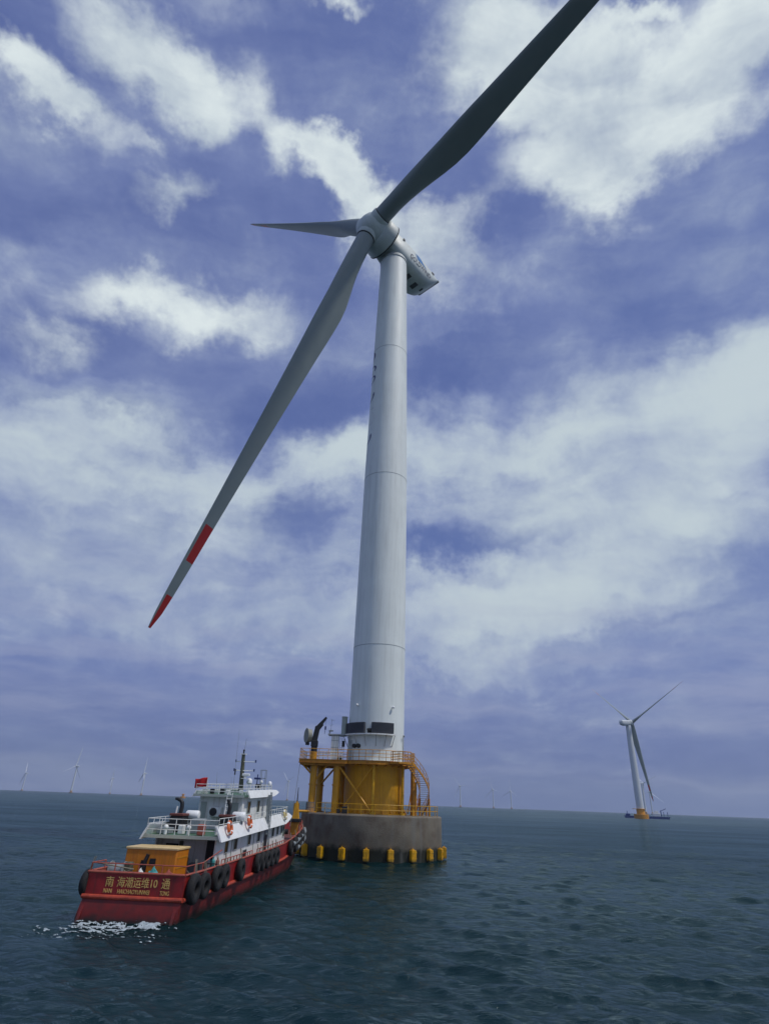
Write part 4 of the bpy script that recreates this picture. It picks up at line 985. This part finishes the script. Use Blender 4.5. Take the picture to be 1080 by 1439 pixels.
MB().bbox(0.05, 0.65, 15.8, 16.0, 7.16, 7.34, 0.03).tube((0.3, 15.9, 7.0), (0.3, 15.9, 7.16), 0.09, n=10).box(0.0, 0.5, 15.8, 16.1, 6.96, 7.0).build('radar_scanner', WHITE2, mast)
def dome(x, s, z, r, zb):
    MB().lathe([(r*0.75, 0), (r, r*0.3), (r*1.0, r*0.9), (r*0.8, r*1.5), (r*0.4, r*1.8), (0.01, r*1.9)], 18, (x, s, z)).tube((x, s, zb), (x, s, z), 0.04, n=8).build('satellite_dome', WHITE2, ship)
dome(0.55, 16.4, 6.62, 0.22, 5.9); dome(1.65, 18.6, 6.62, 0.16, 6.0); dome(1.1, 18.0, 6.75, 0.11, 6.0)
mb = MB()
mb.tube((0.95, 17.2, 5.9), (0.95, 17.2, 7.35), 0.04, n=6).box(0.75, 1.15, 17.1, 17.3, 7.0, 7.05); mb.build('lamp_post', NAVY, ship)
MB().bbox(0.72, 1.2, 17.0, 17.3, 6.98, 7.12, 0.02).build('search_light', NAVY, ship)
MB().bbox(1.0, 1.4, 16.6, 16.9, 6.35, 6.65, 0.03).build('search_light', DARK, ship)
# lattice aerial frame
mb = MB()
for dx, dy in ((-0.2, -0.2), (0.2, -0.2), (0.2, 0.2), (-0.2, 0.2)): mb.tube((1.25+dx, 17.8+dy, 5.9), (1.25+dx, 17.8+dy, 7.7), 0.022, n=5)
for zz in (6.5, 7.1, 7.7):
    mb.path([(1.05, 17.6, zz), (1.45, 17.6, zz), (1.45, 18.0, zz), (1.05, 18.0, zz)], 0.02, 5, closed=True)
mb.build('lattice_frame', GREY, ship)
for x, y, zt in ((-0.25, 15.0, 10.5), (-1.2, 14.0, 7.3), (0.1, 13.5, 7.0)):
    MB().tube((x, y, up(5.6, y)), (x-0.15, y, zt), 0.018, 0.008, n=5).build('whip_aerial', GREY, ship)
MB().tube((-0.28, 15, 7.2), (-0.28, 15, 7.6), 0.05, n=6).build('aerial_coil', DARK, ship)
for x, y in ((-0.9, 12.2), (-0.3, 12.6), (0.3, 12.0), (0.5, 14.6), (1.1, 15.4), (1.4, 14.2)):
    MB().bbox(x-0.14, x+0.14, y-0.12, y+0.12, up(5.6, y), up(5.6, y)+rnd.uniform(0.25, 0.5), 0.03).build('deck_instrument', rnd.choice([DARK, GREY, WHITE]), ship)
MB().path([(-1.0, 11.0, 5.8), (-0.95, 11.0, 6.6), (-1.25, 11.0, 6.75)], 0.03, 6).build('floodlight_arm', WHITE, ship)
# folded boarding ladder hanging at the side
mb = MB()
for y in (16.35, 16.75): mb.tube((2.38, y, 6.1), (2.55, y, 2.3), 0.035, n=6)
for k in range(16): mb.tube((2.39+0.01*k, 16.35, 6.0-0.24*k), (2.39+0.01*k, 16.75, 6.0-0.24*k), 0.025, n=5)
mb.box(2.2, 2.34, 16.3, 16.8, 3.2, 5.9)
mb.build('boarding_ladder', GREY, ship)
# foredeck: windlass, bollards, yellow derrick
MB().bbox(-0.9, 0.9, 28.2, 29.4, 2.1, 3.1, 0.06).tube((-1.4, 28.8, 2.9), (1.4, 28.8, 2.9), 0.22, n=16).build('windlass', DARK, ship)
der = MB().bbox(1.35, 2.1, 29.8, 30.5, 2.6, 3.95, 0.05).build('derrick_base', YELR, ship)
MB().loft([[(1.42, 29.85, 3.9), (2.08, 29.85, 3.9), (2.08, 30.4, 3.9), (1.42, 30.4, 3.9)], [(1.68, 30.0, 5.5), (1.84, 30.0, 5.5), (1.84, 30.2, 5.5), (1.68, 30.2, 5.5)]], True, True).build('derrick_post', YEL, der)
MB().tube((1.76, 30.1, 5.5), (1.76, 30.1, 6.75), 0.06, 0.03, n=8).build('derrick_top', DARK, der)
MB().bbox(1.2, 2.25, 29.6, 30.7, 3.7, 4.0, 0.04).build('derrick_table', DARK, der)
for k in range(5):
    s = 29.5+1.1*k
    MB().tube((hb(s)-0.2, s, gz(s)-0.2), (hb(s)-0.15, s, gz(s)+0.45), 0.11, n=10).build('bollard', RAILRED, ship)
MB().path([(hb(s)+0.25, s, gz(s)-0.35) for s in np.linspace(24.5, 33, 12)], 0.16, 10).build('bow_fender', GREY, ship)
MB().path([(hb(s)+0.22, s, gz(s)-0.95) for s in np.linspace(26.5, 34, 12)], 0.2, 10).build('bow_fender', GREY, ship)

def P(v): return SHIP_M @ Vector(v)
# ------------------------------------------------------------------ things carried by the ship
tyre_proto = None
def tyre(x, s, z, R, label, tilt=0.0, rope=0.9):
    global tyre_proto
    if tyre_proto is None:
        t = empty('tyre_fender', (0, 0, 0), 0)
        mb = MB(); prof = []
        for a in range(14):
            b = 2*pi*a/14; prof.append((0.68+0.32*cos(b), 0.30*math.copysign(abs(sin(b))**0.6, sin(b))))
        rings = []
        n = 36
        for i in range(n+1):
            a = 2*pi*i/n; k = 1+(0.015 if i % 2 else 0)
            rings.append([(h, r*k*cos(a), r*k*sin(a)) for r, h in prof])
        mb.loft(rings, True, False); mb.build('tyre', RUB, t, ang=60)
        MB().path([(0.0, 0.12, 0.55), (-0.05, 0.14, 1.1), (-0.22, 0.12, 1.9)], 0.03, 6).path([(0.0, -0.12, 0.55), (-0.05, -0.14, 1.1), (-0.22, -0.12, 1.9)], 0.03, 6).build('rope', ROPE, t)
        tyre_proto = t; c = t
    else: c = copy_tree(tyre_proto)
    c.location = P((x, s, z)); c.scale = (R, R, R); c.rotation_euler = (radians(rnd.uniform(-8, 8)), radians(tilt), -HEAD + radians(rnd.uniform(-6, 6)))
    return tag(c, label, 'tyre', 'tyre fenders hung over the ship side')
TY = [(2.15, 0.60, 'black tyre fender just forward of the big one at the starboard stern corner'),
      (0.75, 0.68, 'big black tyre fender at the starboard stern corner of the ship'),
      (4.2, 0.62, 'black tyre fender below the aft end of the white deckhouse, aft one of a pair'),
      (5.5, 0.60, 'black tyre fender just forward of the pair mate under the first life ring'),
      (8.7, 0.62, 'lone black tyre fender between the aft pair and the forward cluster'),
      (12.7, 0.60, 'first tyre fender, counted from the stern, of the close cluster amidships'),
      (14.0, 0.60, 'second tyre fender of the close cluster amidships'),
      (15.4, 0.58, 'third tyre fender of the close cluster amidships'),
      (16.9, 0.58, 'fourth tyre fender of the close cluster, below the hanging ladder'),
      (18.3, 0.58, 'foremost tyre fender of the close cluster amidships'),
      (23.8, 0.60, 'tyre fender at the start of the bow flare, aft of the bow group'),
      (25.7, 0.60, 'middle tyre fender on the starboard bow flare'),
      (27.6, 0.60, 'tyre fender high on the bow flare beside the grey roller'),
      (29.4, 0.60, 'foremost tyre fender at the bow by the concrete cap')]
for s, R, lab in TY: tyre(hb(s)+0.24, s, gz(s)-0.52-0.1*(s < 3), R, lab)
c = copy_tree(tyre_proto); c.location = P((-2.62, 0.35, 1.55)); c.scale = (0.6, 0.6, 0.6); c.rotation_euler = (0, 0, pi-HEAD)
tag(c, 'black tyre fender at the port stern corner, left edge of the ship', 'tyre', 'tyre fenders hung over the ship side')

ring_proto = None
def life_ring(v, label, R=0.36):
    global ring_proto
    if ring_proto is None:
        t = empty('life_ring', (0, 0, 0), 0)
        MB().torus((0, 0, 0), 0.29, 0.085, 'x', 36, 12).build('ring', RINGO, t)
        mb = MB()
        for k in range(4):
            a = pi/4+k*pi/2; rs = []
            for i in range(5):
                q = a-0.16+0.08*i; rs.append([(0.091*cos(b), (0.29+0.091*sin(b))*cos(q), (0.29+0.091*sin(b))*sin(q)) for b in (2*pi*j/12 for j in range(12))])
            mb.loft(rs, True, False)
        mb.build('reflective_band', WHITE2, t); ring_proto = t; c = t
    else: c = copy_tree(ring_proto)
    c.location = P(v); c.scale = (1.12,)*3; c.rotation_euler = (0, radians(-14), -HEAD)
    return tag(c, label, 'life ring', 'life rings on the rails')
life_ring((2.44, 6.6, 3.95), 'orange life ring on the white bulwark nearest the stern')
life_ring((2.44, 11.0, up(4.0, 11)), 'orange life ring on the white bulwark below the upper deckhouse windows')
lr = life_ring((2.40, 22.2, up(3.95, 22.2)), 'pale yellow life ring on the white bulwark near the bow')
for ch in [o for o in COL.objects if o.parent == lr and o.name.startswith('ring')]:
    ch.data = ch.data.copy(); ch.data.materials[0] = mat('faded_ring', (0.55, 0.45, 0.20), 0.6)

# orange generator container on the after deck
box = empty('deck_container', P((-0.8, 4.1, 1.2)), -HEAD, 'orange steel container standing on the after deck behind the stern rail', 'container')
MB().bbox(-1.45, 1.45, -0.85, 1.0, 0.0, 1.70, 0.04).build('container_body', ORANGE, box)
MB().bbox(-1.5, 1.5, -0.9, 1.05, 1.66, 1.79, 0.03).build('lid', mat('container_lid', (0.62, 0.46, 0.22), 0.5), box)
MB().box(-0.5, -0.15, -0.88, -0.84, 0.25, 1.15).tube((-0.4, -0.95, 0.4), (-0.15, -0.9, 1.45), 0.10, n=10).build('exhaust', DARK, box)
MB().box(-0.02, 0.32, -0.875, -0.84, 0.95, 1.25).build('control_window', DARK, box)
mb = MB()
for x in (-1.1, -0.75, 0.7, 1.1): mb.box(x-0.01, x+0.01, -0.862, -0.85, 0.1, 1.6)
for z in (0.3, 0.8, 1.3): mb.box(1.451, 1.47, -0.7, 0.85, z-0.03, z+0.03)
mb.build('panel_seam', YELR, box)
# winch and gear
w = empty('mooring_winch', P((-2.0, 2.1, 1.2)), -HEAD, 'dark mooring winch at the port side of the after deck, left of the orange container', 'winch')
MB().tube((-0.35, 0, 0.75), (0.35, 0, 0.75), 0.3, n=20).tube((-0.4, 0, 0.75), (-0.35, 0, 0.75), 0.42, n=20).tube((0.35, 0, 0.75), (0.4, 0, 0.75), 0.42, n=20).build('drum', GREY, w)
MB().bbox(-0.5, 0.5, -0.35, 0.35, 0.0, 0.5, 0.04).build('bed', DARK, w)
MB().bbox(0.42, 0.75, -0.2, 0.2, 0.3, 1.15, 0.04).build('motor', OLIVE, w)
mb = MB().path([(2.3, 2.6, 1.3), (1.9, 1.2, 2.1), (1.4, 0.2, 2.25)], 0.03, 6)
def coil(v, label, m=ROPE, R=0.35, n=5, nm='rope_coil'):
    t = MB()
    for k in range(n): t.torus((rnd.uniform(-.02, .02), rnd.uniform(-.02, .02), 0.06*k+0.03), R-0.02*(k % 2), 0.035, 'z', 24, 6)
    o = t.build(nm, m); o.location = P(v); return tag(o, label, 'rope')
coil((-0.9, 1.2, 1.2), 'pale rope coil on the after deck in front of the orange container')
def heap(name, v, sx, sy, sz_, m, label, cat):
    mb = MB(); n = 14; rings = []
    for i in range(6):
        a = pi/2*i/5; rings.append([(sx*cos(a)*cos(b)*(1+0.15*noise.noise(Vector((cos(b)*2, sin(b)*2, i)))), sy*cos(a)*sin(b), sz_*sin(a)*(1+0.3*noise.noise(Vector((b, i, 2))))) for b in (2*pi*j/n for j in range(n))])
    mb.loft(rings, True, True); o = mb.build(name, m); o.location = P(v); o.rotation_euler = (0, 0, -HEAD); return tag(o, label, cat)
heap('tarpaulin', (0.55, 0.75, 1.15), 0.45, 0.4, 1.05, TEAL, 'small teal tarpaulin bundle behind the stern rail', 'tarpaulin')
heap('tarpaulin', (-0.2, 0.9, 1.15), 0.4, 0.4, 0.95, WHITE, 'small white bundle behind the stern rail beside the teal one', 'bundle')
heap('net_bundle', (1.3, 0.9, 1.15), 0.6, 0.4, 0.95, RAILRED, 'reddish bundle of gear behind the stern rail at its starboard end', 'bundle')
# more gear about the after deck
tag(MB().path([P((-2.3, 0.3, 2.42)), P((-1.6, 0.9, 2.25)), P((-0.8, 1.3, 2.1)), P((-1.4, 1.8, 1.9)), P((-2.2, 2.4, 2.2))], 0.035, 6).build('mooring_rope', ROPE), 'slack mooring rope lying over the port side of the after deck', 'rope')
t = empty('gas_bottle_rack', P((1.75, 5.6, 1.25)), -HEAD, 'rack of grey gas bottles beside the aft doorway of the deckhouse', 'gas bottles')
for k in range(3): MB().tube((0.0+0.26*k, 0, 0), (0.26*k, 0, 1.0), 0.11, n=14).ball((0.26*k, 0, 1.0), 0.11).tube((0.26*k, 0, 1.1), (0.26*k, 0, 1.2), 0.03, n=6).build('bottle', [GREY, TEAL, RAILRED][k], t)
MB().box(-0.15, 0.68, -0.14, -0.12, 0.5, 0.56).box(-0.15, 0.68, -0.14, -0.12, 0.85, 0.9).build('rack_bar', DARK, t)
t = empty('cable_reel', P((-2.05, 3.6, 1.2)), -HEAD, 'small dark cable reel at the port rail behind the mooring winch', 'cable reel')
MB().tube((-0.25, 0, 0.5), (0.25, 0, 0.5), 0.3, n=20).build('cable', DARK, t)
for x in (-0.28, 0.28): MB().tube((x-0.02, 0, 0.5), (x+0.02, 0, 0.5), 0.5, n=22).build('flange', OLIVE, t)
# life rafts
def raft(v, label):
    t = empty('life_raft', P(v), -HEAD, label, 'life raft', 'white life raft canisters on the boat deck')
    mb = MB(); rs = []
    for y, r in ((-0.45, 0.12), (-0.42, 0.24), (-0.36, 0.28), (0.36, 0.28), (0.42, 0.24), (0.45, 0.12)):
        rs.append([(y*1.0, r*cos(a), 0.45+r*sin(a)) for a in (2*pi*j/24 for j in range(24))])
    mb.loft(rs, True, True).build('canister', WHITE2, t)
    mb = MB()
    for x in (-0.2, 0.2): mb.box(x-0.03, x+0.03, -0.3, 0.3, 0.0, 0.2)
    mb.build('cradle', GREY, t)
raft((-0.85, 8.9, 4.05), 'white life raft canister beside the port exhaust pipe')
raft((1.95, 9.9, 4.05), 'white life raft canister beside the starboard exhaust pipe')
MB_ = MB().bbox(-1.3, -0.4, 8.6, 9.2, 3.55, 4.05, 0.03).build('raft_stand', GREY, ship)
MB_ = MB().bbox(1.5, 2.1, 9.6, 10.2, 3.55, 4.05, 0.03).build('raft_stand', GREY, ship)
# flag
fl = empty('red_flag', P((-0.80, 10.5, 5.8)), -HEAD, 'plain red flag streaming left from a short staff at the bridge deck rail', 'flag')
MB().tube((0, 0, 0), (0.02, 0, 1.05), 0.018, n=6).build('staff', WHITE, fl)
mb = MB(); rows = []
for i in range(15):
    u = i/14; x = 0.0-0.86*u; rows.append([(x, 0.07*sin(u*8+j*0.25)*min(1, u*3), 0.42+0.6*j/6-0.10*u+0.02*sin(u*7)-0.02*u*(j/6)) for j in range(7)])
mb.loft(rows, False, False)
flag_cloth = mb.build('cloth', FLAGR, fl)
sol = flag_cloth.modifiers.new('thickness', 'SOLIDIFY'); sol.thickness = 0.006
# mooring line from the yellow wing down to the bow
a = Vector((-9.15, 77.0, 9.6)); b = P((1.9, 27.0, 3.4)); pts = []
for i in range(17):
    t = i/16; q = a.lerp(b, t); q.z -= 0.5*sin(pi*t); pts.append(q)
tag(MB().path(pts, 0.022, 6).build('mooring_line', mat('line_grey', (0.10, 0.11, 0.12), 0.9)), 'thin slack line from the yellow platform wing down to the ship bow', 'rope')
# wash at the stern
def wash():
    """thin foam film lying on the waves behind the transom"""
    mb = MB(); nx, ny = 170, 110; x0, x1, y0, y1 = -3.3, 3.0, -4.2, -0.12
    gx = np.linspace(x0, x1, nx); gy = np.linspace(y0, y1, ny); XX, YY = np.meshgrid(gx, gy, indexing='ij')
    ca, sa = cos(-HEAD), sin(-HEAD)
    WX = SHIP.x + XX*ca - YY*sa; WY = SHIP.y + XX*sa + YY*ca
    dx, dy, dz = waves(WX, WY, np.full_like(XX, 0.16))
    keep = np.zeros_like(XX, bool); H = np.zeros_like(XX)
    for i in range(nx):
        for j in range(ny):
            x, y = XX[i, j], YY[i, j]
            n1 = noise.fractal(Vector((x*1.1+5, y*3.2, 1.0)), 0.8, 2.1, 5); n2 = noise.fractal(Vector((x*3.5, y*7.0, 4.0)), 0.8, 2.1, 4)
            band = math.exp(-((y+0.95-0.15*sin(x*1.7))/0.62)**2)*1.0*min(1, (2.5-abs(x))*1.5) + math.exp(-((y+2.6+0.2*x)/0.7)**2)*0.5*math.exp(-((x+0.9)/1.6)**2)
            v = band + 0.75*n1 + 0.95*n2 - 0.52
            keep[i, j] = v > 0.12; H[i, j] = 0.015 + 0.05*max(0.0, min(v, 0.8)) + 0.05*math.exp(-((y+0.5)/0.3)**2)*(1+n2)
    Z = dz + H; vs = [(float(XX[i, j]), float(YY[i, j]), float(Z[i, j])) for i in range(nx) for j in range(ny)]
    fs = [(i*ny+j, (i+1)*ny+j, (i+1)*ny+j+1, i*ny+j+1) for i in range(nx-1) for j in range(ny-1) if keep[i, j] and (keep[i+1, j] or keep[i, j+1])]
    used = sorted({k for f in fs for k in f}); mp = {k: n for n, k in enumerate(used)}
    mb.add([vs[k] for k in used], [tuple(mp[k] for k in f) for f in fs])
    o = mb.build('stern_wash', mat('foam', (0.34, 0.40, 0.43), 0.9, var=0.35, vscale=6)); o.location = (SHIP.x, SHIP.y, 0); o.rotation_euler = (0, 0, -HEAD)
    tag(o, 'white foam churned up at the waterline of the ship stern', 'foam', kind='stuff')
wash()

# ------------------------------------------------------------------ the rest of the wind farm
far_blade = None
def far_turbine(x, y, phi, th0, label, foundation=True, group='turbines far across the water', k=1.0, pitch=4, mt=HAZEW, R=78.0, hub=100.0, cone=2.5):
    global far_blade
    wide = k > 1.1
    t = empty('far_wind_turbine', (x, y, 0), 0, label, 'wind turbine', group)
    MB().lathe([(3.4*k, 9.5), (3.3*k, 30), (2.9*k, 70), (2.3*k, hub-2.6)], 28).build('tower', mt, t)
    MB().lathe([(7.6, -1), (7.6, 4.2), (7.4, 4.4)], 32).build('concrete_cap', YELR if wide else CONC, t)
    MB().lathe([(3.7*k, 4.4), (3.7*k, 9.2), (5.4, 9.3), (5.4, 9.8), (3.5, 9.9)], 32).box(-8, 0, -2.5, 2.5, 9.3, 9.8).build('pedestal', YEL, t)
    ax, e1, e2 = rotor_frame(phi, radians(6)); o = Vector((0, 0, hub)); m = frame_mtx(o, ax, e1, e2)
    mb = MB(); S = [(2.6, 2.3*k), (2.2, 2.7*k), (-6.5, 3.0*k), (-8.5*k, 2.4*k), (-9.6*k, 1.2)]
    mb.loft([[(f, w*math.copysign(abs(cos(a))**0.6, cos(a)), w*0.9*math.copysign(abs(sin(a))**0.6, sin(a))+(0.6 if f < -8 else 0)) for a in (2*pi*j/20 for j in range(20))] for f, w in S], True, True)
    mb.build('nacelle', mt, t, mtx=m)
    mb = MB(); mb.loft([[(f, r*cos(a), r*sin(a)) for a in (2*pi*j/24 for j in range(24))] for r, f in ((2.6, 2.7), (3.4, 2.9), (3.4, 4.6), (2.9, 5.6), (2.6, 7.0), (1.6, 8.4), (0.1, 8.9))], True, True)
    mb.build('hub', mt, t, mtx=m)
    H = o+ax*6.4
    if far_blade is None: far_blade = {}
    if wide not in far_blade:
        o_ = blade_mb(R=78.0, stripes=wide, nst=16, nsec=10, chord=5.8 if wide else 4.4).build('blade_source', [BLADE if wide else HAZEW, STRIPE])
        far_blade[wide] = o_.data; bpy.data.objects.remove(o_)
    for q in range(3):
        b = bpy.data.objects.new('blade', far_blade[wide]); COL.objects.link(b); b.parent = t
        b.matrix_local = blade_mtx(H, ax, e1, e2, th0+q*2*pi/3, radians(cone), radians(pitch)) @ Matrix.Scale(R/78.0, 4)
    return t
def at(az, dist): return dist*sin(radians(az)), dist*cos(radians(az))
t2 = far_turbine(*at(22.42, 774), radians(249), radians(-95), 'second nearest turbine, right of the big tower, a blue barge at its foot', k=1.18, pitch=20, mt=HAZEW, R=86, hub=100, cone=8.5)
t2.name = 'wind_turbine'
far_turbine(*at(-28.5, 4400), radians(50), radians(-60), 'tiny pale turbine on the horizon, leftmost of all', hub=97)
far_turbine(*at(-25.05, 2870), radians(100), radians(82), 'small white turbine on the left horizon with one dark blade pointing up', pitch=15)
far_turbine(*at(-22.16, 4700), radians(60), radians(-20), 'very faint short turbine on the left horizon between two taller ones', hub=97)
far_turbine(*at(-19.75, 3371), radians(60), radians(-35), 'small white turbine above the stern of the ship on the left horizon')
far_turbine(*at(-7.62, 3631), radians(50), radians(40), 'faint turbine between the ship bow and the yellow platform')
far_turbine(*at(7.63, 3379), radians(30), radians(55), 'faint turbine just right of the concrete cap on the horizon')
far_turbine(*at(10.49, 3860), radians(30), radians(75), 'faint turbine on the right horizon, middle of three close ones')
far_turbine(*at(12.02, 4100), radians(40), radians(88), 'faintest turbine on the right horizon, farthest right of three close ones')
far_turbine(*at(22.81, 2445), radians(250), radians(18), 'distant turbine seen just right behind the second nearest turbine')
far_turbine(*at(23.3, 3307), radians(215), radians(-40), 'distant faint turbine beyond the blue barge, right of its neighbour', hub=97)
# foundation still waiting for its tower
bx, by = at(-16.4, 1900)
bf = empty('bare_foundation', (bx, by, 0), 0, 'small yellow foundation without a tower on the horizon left of the flag', 'foundation')
MB().lathe([(7.6, -1), (7.6, 4.2), (7.4, 4.4)], 32).build('concrete_cap', YELR, bf)
MB().lathe([(3.0, 4.4), (3.0, 9.2), (5.6, 9.3), (5.6, 9.9), (3.2, 9.9), (3.2, 11.2), (0.1, 11.2)], 32).build('pedestal', YEL, bf)
# work barge behind the second turbine
bx, by = at(22.75, 830)
bg = empty('work_barge', (bx, by, 0), radians(-20), 'low dark blue work barge behind the foot of the second nearest turbine', 'barge')
mb = MB(); mb.loft([[(-24, -7, 2.4), (-24, 7, 2.4), (26, 7, 2.4), (26, -7, 2.4)][::-1], [(-22, -7, -1), (-22, 7, -1), (24, 7, -1), (24, -7, -1)][::-1]], True, True); mb.build('hull', SHIPB, bg)
MB().bbox(8, 16, -5, 5, 2.8, 6.0, 0.2).bbox(10, 14, -4, 4, 6.0, 8.2, 0.2).build('deckhouse', WHITE, bg)
MB().bbox(-22, -17, -4, 4, 2.4, 4.6, 0.2).build('deckhouse', SHIPB, bg)
for x in (-20, 20, 24): MB().tube((x, 0, 2.8), (x, 0, 7.5), 0.35, n=8).build('post', SHIPB, bg)
MB().tube((17, 0, 2.8), (17, 0, 9), 0.6, n=8).tube((17, 0, 8.5), (23, 0, 11), 0.35, n=6).build('crane', SHIPB, bg)


# ------------------------------------------------------------------ sea air
def haze():
    mb = MB().box(-9300, 9300, -9300, 9300, -4, 320)
    m = bpy.data.materials.new('haze'); m.use_nodes = True; nt = m.node_tree; nt.nodes.remove(nt.nodes['Principled BSDF'])
    v = nt.nodes.new('ShaderNodeVolumePrincipled'); v.inputs['Color'].default_value = (0.72, 0.83, 0.98, 1); v.inputs['Density'].default_value = HAZE_D
    v.inputs['Anisotropy'].default_value = 0.2
    nt.links.new(v.outputs[0], nt.nodes['Material Output'].inputs['Volume'])
    o = mb.build('haze', m, smooth=False); tag(o, 'thin blue sea haze that fades the far turbines', 'haze', kind='stuff')
HAZE_D = 0.00010
haze()
